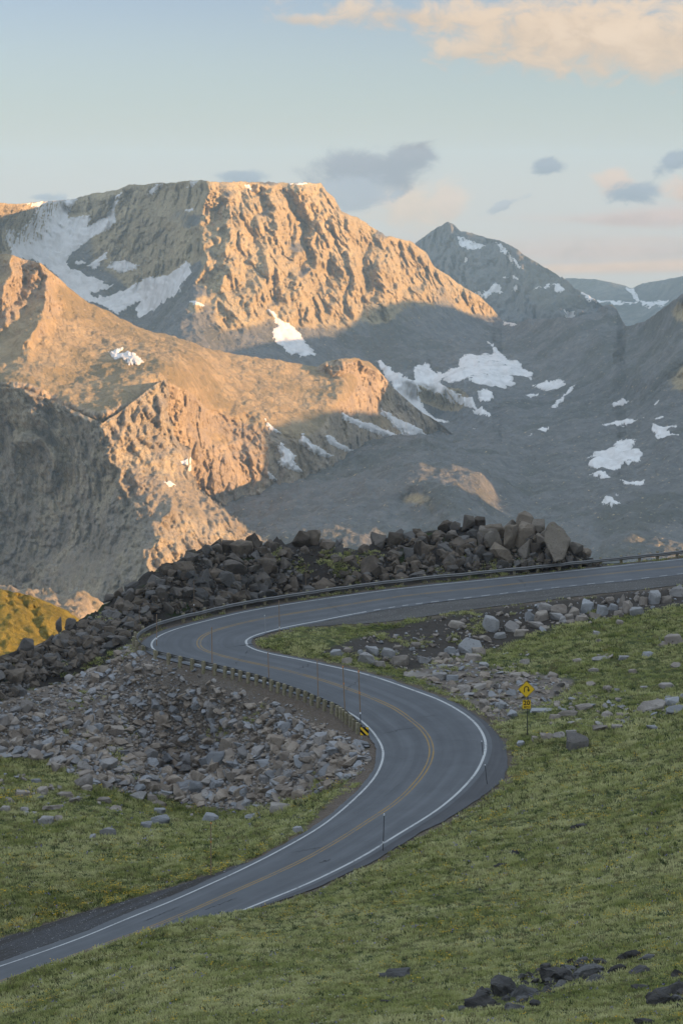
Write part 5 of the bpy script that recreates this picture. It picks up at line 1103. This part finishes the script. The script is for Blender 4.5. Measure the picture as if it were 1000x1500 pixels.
SN = [
 (C_, q1([(75,193),(110,190),(165,184),(230,176),(215,200),(200,225),(200,240),(230,235),(265,230),(268,240),(258,262),(280,250),(310,235),(325,210),(345,170),(357,163),(345,190),(335,210),(340,235),(330,262),(300,280),(260,300),(225,325),(205,345),(195,365),(200,375),(215,390),(240,400),(270,410),(300,430),(330,435),(320,445),(285,450),(262,460),(270,470),(310,468),(345,455),(365,450),(400,430),(440,410),(465,412),(490,405),(515,390),(545,365),(558,375),(558,400),(530,430),(525,455),(495,475),(470,490),(430,515),(405,528),(400,505),(410,485),(395,485),(375,500),(345,515),(300,495),(240,475),(205,450),(180,420),(160,400),(130,375),(95,362),(60,355),(35,345),(30,325),(60,275),(90,245),(105,215),(100,200)]), 'huge branching snowfield filling the shaded bowl below the summit plateau'),
 (C_, q1([(20,275),(40,272),(42,300),(35,320),(25,322),(15,300)]), 'small bright sunlit snow strip at the left rim of the shaded bowl'),
 (C_, q1([(320,370),(345,363),(375,360),(385,375),(412,375),(390,390),(350,398),(335,390),(315,380)]), 'compact snow patch isolated in the dark rock right of the bowl snowfield'),
 (C_, q1([(255,380),(275,365),(295,350),(312,338),(310,355),(290,375),(270,385)]), 'short slanting snow strip just above the lower arm of the bowl snowfield'),
 (C_, q1([(215,365),(240,360),(255,365),(235,370)]), 'tiny snow fleck inside the fork of the bowl snowfield'),
 (C_, q1([(432,168),(455,143),(478,138),(465,150),(445,166)]), 'short snow strip under the plateau rim, left one of the rim pair'),
 (C_, q1([(545,148),(558,132),(580,130),(565,144)]), 'short snow strip at the plateau rim directly above the sunlit arete'),
 (C_, q1([(540,215),(560,207),(566,214),(545,220)]), 'tiny lit snow fleck on the arete below the plateau rim'),
 (C_, q1([(556,485),(575,482),(597,495),(590,502),(570,495)]), 'small snow patch at the lower end of the arete beside the shaded bowl'),
 (C_, q1([(780,503),(800,515),(815,535),(840,545),(860,560),(880,575),(890,600),(910,620),(930,645),(880,642),(850,634),(830,617),(805,592),(798,570),(815,555),(800,530)]), 'bright sunlit snow tongue at the foot of the massif face'),
 (E_, q1([(318,632),(335,630),(345,620),(357,620),(350,635),(380,642),(400,645),(415,655),(432,663),(380,667),(350,655),(330,645)]), 'sunlit snow patch alone on the orange shoulder slope'),
 (C_, q1([(715,140),(730,138),(742,158),(730,155)]), 'small snow notch under the right part of the plateau rim'),
 (C_, q1([(840,137),(880,134),(905,138),(870,142)]), 'thin snow line on the right plateau rim'),
 (C_, q2([(95,645),(115,655),(150,685),(180,700),(225,725),(235,745),(220,755),(235,780),(245,800),(275,822),(315,838),(260,830),(225,800),(180,770),(150,752),(155,738),(130,700),(110,670)]), 'long shaded snow tongue slanting down right of the orange knob'),
 (C_, q2([(212,668),(245,665),(260,672),(275,690),(300,690),(320,675),(340,675),(350,645),(365,635),(385,640),(415,635),(440,640),(445,620),(428,603),(455,620),(485,650),(520,660),(530,680),(560,692),(555,712),(525,700),(500,700),(508,735),(450,732),(410,725),(370,715),(330,715),(295,712),(290,720),(320,740),(355,760),(385,770),(395,795),(350,785),(310,768),(265,745),(215,720),(210,690)]), 'largest shaded snowfield in the cirque under the dark headwall'),
 (C_, q2([(398,748),(425,742),(445,755),(440,770),(420,782),(400,770)]), 'small round snow patch just below the largest cirque snowfield'),
 (C_, q4([(385,105),(410,98),(425,105),(435,120),(415,125),(390,112)]), 'small snow patch two steps below the largest cirque snowfield'),
 (C_, q2([(562,730),(590,722),(610,718),(655,718),(645,735),(620,745),(590,745)]), 'ragged snow patch right of the largest cirque snowfield'),
 (C_, q2([(610,790),(630,770),(660,745),(685,725),(662,752),(640,782),(620,792)]), 'thin slanting snow streak right of the ragged cirque patch'),
 (C_, q2([(530,762),(560,752),(590,748),(570,758)]), 'faint thin snow line below the ragged cirque patch'),
 (B_, q2([(340,290),(370,297),(420,318),(410,328),(370,330),(350,322)]), 'wedge of snow just below the summit of the far dark peak'),
 (B_, q2([(453,308),(470,318),(500,350),(530,388),(520,387),(490,357),(465,332)]), 'narrow diagonal snow couloir on the far dark peak'),
 (B_, q2([(395,455),(420,448),(440,440),(445,430),(465,432),(470,458),(440,455),(425,470),(400,472)]), 'ragged snow patch low on the left side of the far dark peak'),
 (B_, q2([(560,445),(590,432),(605,430),(612,440),(580,449)]), 'left one of two snow dashes low in the middle of the far dark peak'),
 (B_, q2([(610,435),(640,432),(655,440),(640,448)]), 'right one of two snow dashes low in the middle of the far dark peak'),
 (B_, q2([(473,410),(487,410),(482,419)]), 'tiny snow fleck in the centre of the far dark peak'),
 (B_, q2([(500,405),(512,410),(520,420),(508,416)]), 'tiny slanting snow fleck under the couloir of the far dark peak'),
 (B_, q2([(500,440),(520,432),(516,448),(500,452)]), 'small snow fleck left of the two dashes on the far dark peak'),
 (B_, q2([(362,350),(370,353),(366,366),(360,362)]), 'short snow fleck left of the summit wedge on the far dark peak'),
 (B_, q2([(650,510),(680,513),(684,528),(668,538),(654,526)]), 'snow patch at the foot of the far dark peak above the cirque skyline'),
 (B_, q2([(690,443),(720,452),(745,470),(770,480),(750,484),(720,482),(705,460)]), 'snow slope at the right foot of the far dark peak'),
 (A_, q2([(750,478),(790,480),(830,482),(868,483),(800,489),(750,484)]), 'thin long snow band at the base of the distant plateau'),
 (A_, q2([(835,443),(855,440),(875,480),(862,481),(845,455)]), 'narrow vertical snow gully splitting the distant plateau'),
 (A_, q2([(880,483),(920,478),(958,475),(942,493),(900,497),(880,490)]), 'pale snow patch at the right base of the distant plateau'),
 (C_, q2([(475,543),(515,547),(500,554),(480,551)]), 'small snow patch on the saddle where the orange ridge meets the dark headwall'),
 (E_, q4([(0,108),(40,130),(90,145),(130,160),(165,178),(150,183),(100,168),(60,153),(10,130)]), 'half sunlit snow strip slanting down the right end of the shoulder'),
 (E_, q4([(115,97),(140,112),(170,130),(200,140),(235,160),(245,175),(290,185),(325,205),(280,207),(265,214),(220,192),(180,172),(140,132),(115,112)]), 'longest shaded snow strip descending to the valley floor'),
 (E_, [(495,650),(520,660),(537,664),(552,655),(570,656),(589,662),(570,669),(540,673),(520,668),(497,657),(480,648),(475,640),(484,637)], 'broad shaded snow patch along the foot of the shoulder'),
 (E_, q3([(870,195),(888,170),(910,200),(940,215),(972,236),(960,243),(920,227),(890,207)]), 'hook shaped snow patch on the shaded lower shoulder'),
 (E_, q3([(775,125),(795,145),(828,172),(810,167),(785,157)]), 'narrow snow strip at the sunlight edge on the lower shoulder'),
 (E_, q3([(812,205),(825,200),(865,235),(860,250),(885,282),(860,282),(835,267),(812,257),(825,240)]), 'chunky snow patch below the narrow strip on the lower shoulder'),
 (E_, q3([(780,280),(795,290),(812,307),(790,302)]), 'small snow fleck lowest on the shaded lower shoulder'),
 (G_, q3([(532,250),(558,238),(574,265),(553,269)]), 'bright small snow patch on the sunlit ridge below the pale cliff'),
 (G_, q3([(478,309),(500,307),(517,319),(495,321)]), 'tiny bright snow fleck on the sunlit ridge crest'),
 (C_, q4([(720,232),(760,215),(795,205),(805,190),(830,185),(862,190),(850,205),(882,222),(870,240),(830,250),(800,270),(760,268),(725,255),(745,240)]), 'largest snow patch on the right valley floor'),
 (C_, q4([(727,281),(760,279),(797,294),(770,297)]), 'short snow dash directly below the large valley floor patch'),
 (C_, q4([(815,303),(850,304),(890,305),(880,316),(840,311)]), 'flat snow dash right of and below the large valley floor patch'),
 (C_, q4([(760,370),(785,361),(817,375),(790,389),(765,386)]), 'lowest snow patch on the valley floor above the right end of the crag'),
 (C_, q4([(795,350),(830,353),(815,359)]), 'tiny snow dash above the lowest valley floor patch'),
 (C_, q4([(760,146),(800,132),(825,125),(887,132),(850,141),(800,144)]), 'low wide snow patch above the large valley floor patch'),
 (C_, q4([(905,152),(945,147),(980,155),(950,165),(987,183),(920,179),(915,165)]), 'S shaped snow patch near the right edge of the valley'),
 (C_, q4([(565,157),(605,152),(590,163)]), 'tiny snow dash in the middle of the upper valley floor'),
 (C_, q4([(525,178),(557,175),(545,181)]), 'tiny snow dash left of the middle of the upper valley floor'),
 (C_, q4([(785,90),(820,78),(850,69),(820,85),(790,93)]), 'thin rising snow streak on the right headwall slope'),
 (C_, q4([(910,128),(947,117),(930,129)]), 'thin snow dash near the right edge above the S shaped patch'),
 (C_, q4([(912,75),(932,61),(922,77)]), 'small snow streak high on the right headwall slope'),
 (C_, q4([(380,153),(407,155),(390,159)]), 'tiny snow dash below the longest shaded snow strip'),
]
for ly, po, lb in SN: snow(ly, po, lb, off=9.0 if ly == E_ else 5.0)
# ------------------------------------------------------------------ haze over the whole valley
bm = bmesh.new(); box_bm(bm, (0, 5800, -290), (26000, 15600, 1100)); hz = bm_obj('haze', bm, None)
m = bpy.data.materials.new('haze'); m.use_nodes = True; t = NT(m.node_tree); t.n.remove(t.n['Principled BSDF'])
pv = t.new('ShaderNodeVolumePrincipled'); pv.inputs['Color'].default_value = (0.42, 0.70, 1.0, 1); pv.inputs['Density'].default_value = HAZE; pv.inputs['Anisotropy'].default_value = 0.0
t.l.new(pv.outputs[0], t.n['Material Output'].inputs['Volume']); hz.data.materials.append(m); tag(hz, 'thin blue grey valley haze over the mountains', 'haze', kind='stuff')
# ------------------------------------------------------------------ camera, light, sky
cam = bpy.data.cameras.new('camera'); cam.sensor_fit = 'HORIZONTAL'; cam.sensor_width = 36; cam.lens = 36 * F / 1000.0; cam.clip_start = 1; cam.clip_end = 60000
co = bpy.data.objects.new('camera', cam); COL.objects.link(co); co.rotation_euler = (math.radians(90) - PITCH, 0, 0); scene.camera = co
sun = bpy.data.lights.new('sun', 'SUN'); sun.energy = SUN_E; sun.angle = math.radians(0.5); sun.color = SUN_C
so = bpy.data.objects.new('sun', sun); COL.objects.link(so)
from mathutils import Vector
so.rotation_euler = Vector(tuple(-SUN)).to_track_quat('-Z', 'Y').to_euler(); so.location = (0, 0, 500)
w = bpy.data.worlds.new('World'); scene.world = w; w.use_nodes = True; t = NT(w.node_tree)
bg = t.n['Background']; bg.inputs[1].default_value = SKY_S
sky = t.new('ShaderNodeTexSky', sky_type='NISHITA'); sky.sun_disc = False; sky.sun_elevation = SUN_EL; sky.sun_rotation = SUN_AZ
sky.altitude = 3200; sky.air_density = 1.0; sky.dust_density = SKY_DUST; sky.ozone_density = 1.0
D = t.new('ShaderNodeTexCoord').outputs['Generated']; sp = t.new('ShaderNodeSeparateXYZ'); t.put(sp.inputs[0], D)
dx_, dy_, dz_ = sp.outputs
AZ = t.math('ARCTAN2', dx_, dy_); EL = t.math('ARCSINE', dz_)
SB_ = 1.0 / SKY_S
col = t.mix(1.0, sky.outputs[0], SKY_TINT, 'MULTIPLY')
cvx = t.new('ShaderNodeCombineXYZ'); t.put(cvx.inputs[0], t.math('MULTIPLY', AZ, 55.0)); t.put(cvx.inputs[1], t.math('MULTIPLY', EL, 90.0))
nA = t.noise(cvx.outputs[0], 1.0, 9, 0.62, 0.5); cvy = t.new('ShaderNodeCombineXYZ'); t.put(cvy.inputs[0], t.math('MULTIPLY', AZ, 9.0)); t.put(cvy.inputs[1], t.math('MULTIPLY', EL, 90.0)); nB = t.noise(cvy.outputs[0], 1.0, 6, 0.6, 0.4)
def disp(r, g, b_, k=1.0): return tuple(((c / 255.0 + 0.055) / 1.055) ** 2.4 * SB_ * CLOUD_K * k for c in (r, g, b_))
# thin high veil that thickens towards the horizon, and unseen bright cloud added overhead and behind to lift the foreground light
col = t.mix(t.math('MULTIPLY', t.step(EL, 0.115, -0.012), 0.93), col, t.mix(t.step(EL, 0.055, -0.01), disp(184, 199, 196), disp(210, 202, 189)))
nD = t.noise(D, 2.6, 6, 0.6, 0.4)
fill_deck = t.math('MULTIPLY', t.step(EL, 0.13, 0.34), t.step(t.math('ADD', nD, t.math('MULTIPLY', EL, 0.12)), 0.36, 0.56))
col = t.mix(t.math('MULTIPLY', fill_deck, 0.92), col, tuple(c * SB_ * CLOUD_K * FILL_DECK for c in (0.82, 0.98, 1.17)))
def ang(u, v): r = ray(u, v); return math.atan2(r[0], r[1]), math.asin(r[2] / math.sqrt((r * r).sum()))
def cloud(col, u, v, ru, rv, rgb, k=1.3, soft=0.5, nz=None, amax=1.0, slope=0.0, shade=None):
    a, e = ang(u, v); x = t.math('DIVIDE', t.math('SUBTRACT', AZ, a), ru / F)
    y = t.math('DIVIDE', t.math('SUBTRACT', t.math('SUBTRACT', EL, e), t.math('MULTIPLY', t.math('SUBTRACT', AZ, a), slope)), rv / F)
    d = t.math('SQRT', t.math('ADD', t.math('MULTIPLY', x, x), t.math('MULTIPLY', y, y)))
    f = t.math('ADD', t.math('SUBTRACT', 1.0, d), t.math('MULTIPLY', t.math('SUBTRACT', nA if nz is None else nz, 0.5), k * 2.3))
    m = t.math('MULTIPLY', t.step(f, 0.0, soft), amax)
    lin = tuple(((c / 255.0 + 0.055) / 1.055) ** 2.4 * SB_ * CLOUD_K for c in rgb)
    if shade is None: shade = tuple(c * 0.925 for c in rgb)
    if shade:
        lin2 = tuple(((c / 255.0 + 0.055) / 1.055) ** 2.4 * SB_ * CLOUD_K for c in shade)
        lin = t.mix(t.step(t.math('ADD', t.math('MULTIPLY', y, 0.35), nA), 0.30, 0.72), lin2, lin)
    return t.mix(m, col, lin)
BE, GY_ = (236, 212, 186), (150, 142, 144)
col = cloud(col, 880, 372, 420, 62, (220, 190, 168), 0.8, 1.1, nB, 1.0)
col = cloud(col, 900, 392, 300, 14, (246, 202, 160), 0.7, 0.8, nB, 0.85, 0.04)
col = cloud(col, 960, 318, 260, 22, (224, 188, 166), 0.8, 0.9, nB, 1.0, 0.03)
col = cloud(col, 860, 48, 310, 74, BE, 0.75, 0.7, None, 1.0, -0.05); col = cloud(col, 980, 62, 260, 66, (240, 216, 190), 0.7, 0.8, None, 1.0)
col = cloud(col, 600, 22, 200, 26, BE, 1.1, 1.0, None, 0.9, -0.06); col = cloud(col, 440, 28, 60, 12, BE, 1.0, 0.7, None, 0.7); col = cloud(col, 690, 68, 70, 30, BE, 1.2, 0.7, None, 0.75, 0.2)
col = cloud(col, 605, 300, 92, 52, (240, 208, 172), 0.9, 0.9); col = cloud(col, 655, 290, 30, 42, (238, 206, 174), 1.0, 0.9, None, 0.95)
col = cloud(col, 540, 250, 108, 40, GY_, 0.65, 0.5, None, 1.0); col = cloud(col, 592, 234, 56, 28, GY_, 0.7, 0.5, None, 1.0, 0.25); col = cloud(col, 520, 282, 66, 32, (172, 170, 174), 0.7, 0.5, None, 0.9)
col = cloud(col, 800, 243, 30, 13, (154, 154, 160), 1.0, 0.55); col = cloud(col, 352, 258, 42, 13, (160, 162, 168), 0.8, 0.5); col = cloud(col, 68, 289, 32, 9, (178, 178, 180), 0.9, 0.4)
col = cloud(col, 900, 266, 40, 25, (240, 202, 168), 1.0, 0.7); col = cloud(col, 925, 284, 44, 21, (152, 153, 160), 0.9, 0.6); col = cloud(col, 990, 236, 34, 17, (152, 153, 160), 1.0, 0.6, None, 1.0, 0.4)
col = cloud(col, 1010, 278, 40, 34, (240, 200, 166), 1.0, 0.7); col = cloud(col, 735, 302, 42, 9, (178, 175, 178), 1.3, 0.5, None, 0.8, 0.35)
t.put(bg.inputs[0], col)
vs = scene.view_settings; vs.view_transform = 'Standard'; vs.look = 'None'; vs.exposure = EXPOSURE; vs.gamma = 1.0; vs.use_curve_mapping = False
cy = scene.cycles; cy.use_denoising = DENOISE; cy.max_bounces = 6; cy.diffuse_bounces = 3; cy.glossy_bounces = 2; cy.volume_bounces = 0; cy.transparent_max_bounces = 8
try: cy.denoiser = 'OPENIMAGEDENOISE'; cy.denoising_input_passes = 'RGB_ALBEDO_NORMAL'; cy.denoising_prefilter = PREF
except Exception: pass
scene.render.film_transparent = False
cy.use_adaptive_sampling = False
try: cy.sampling_pattern = 'BLUE_NOISE'
except Exception: pass
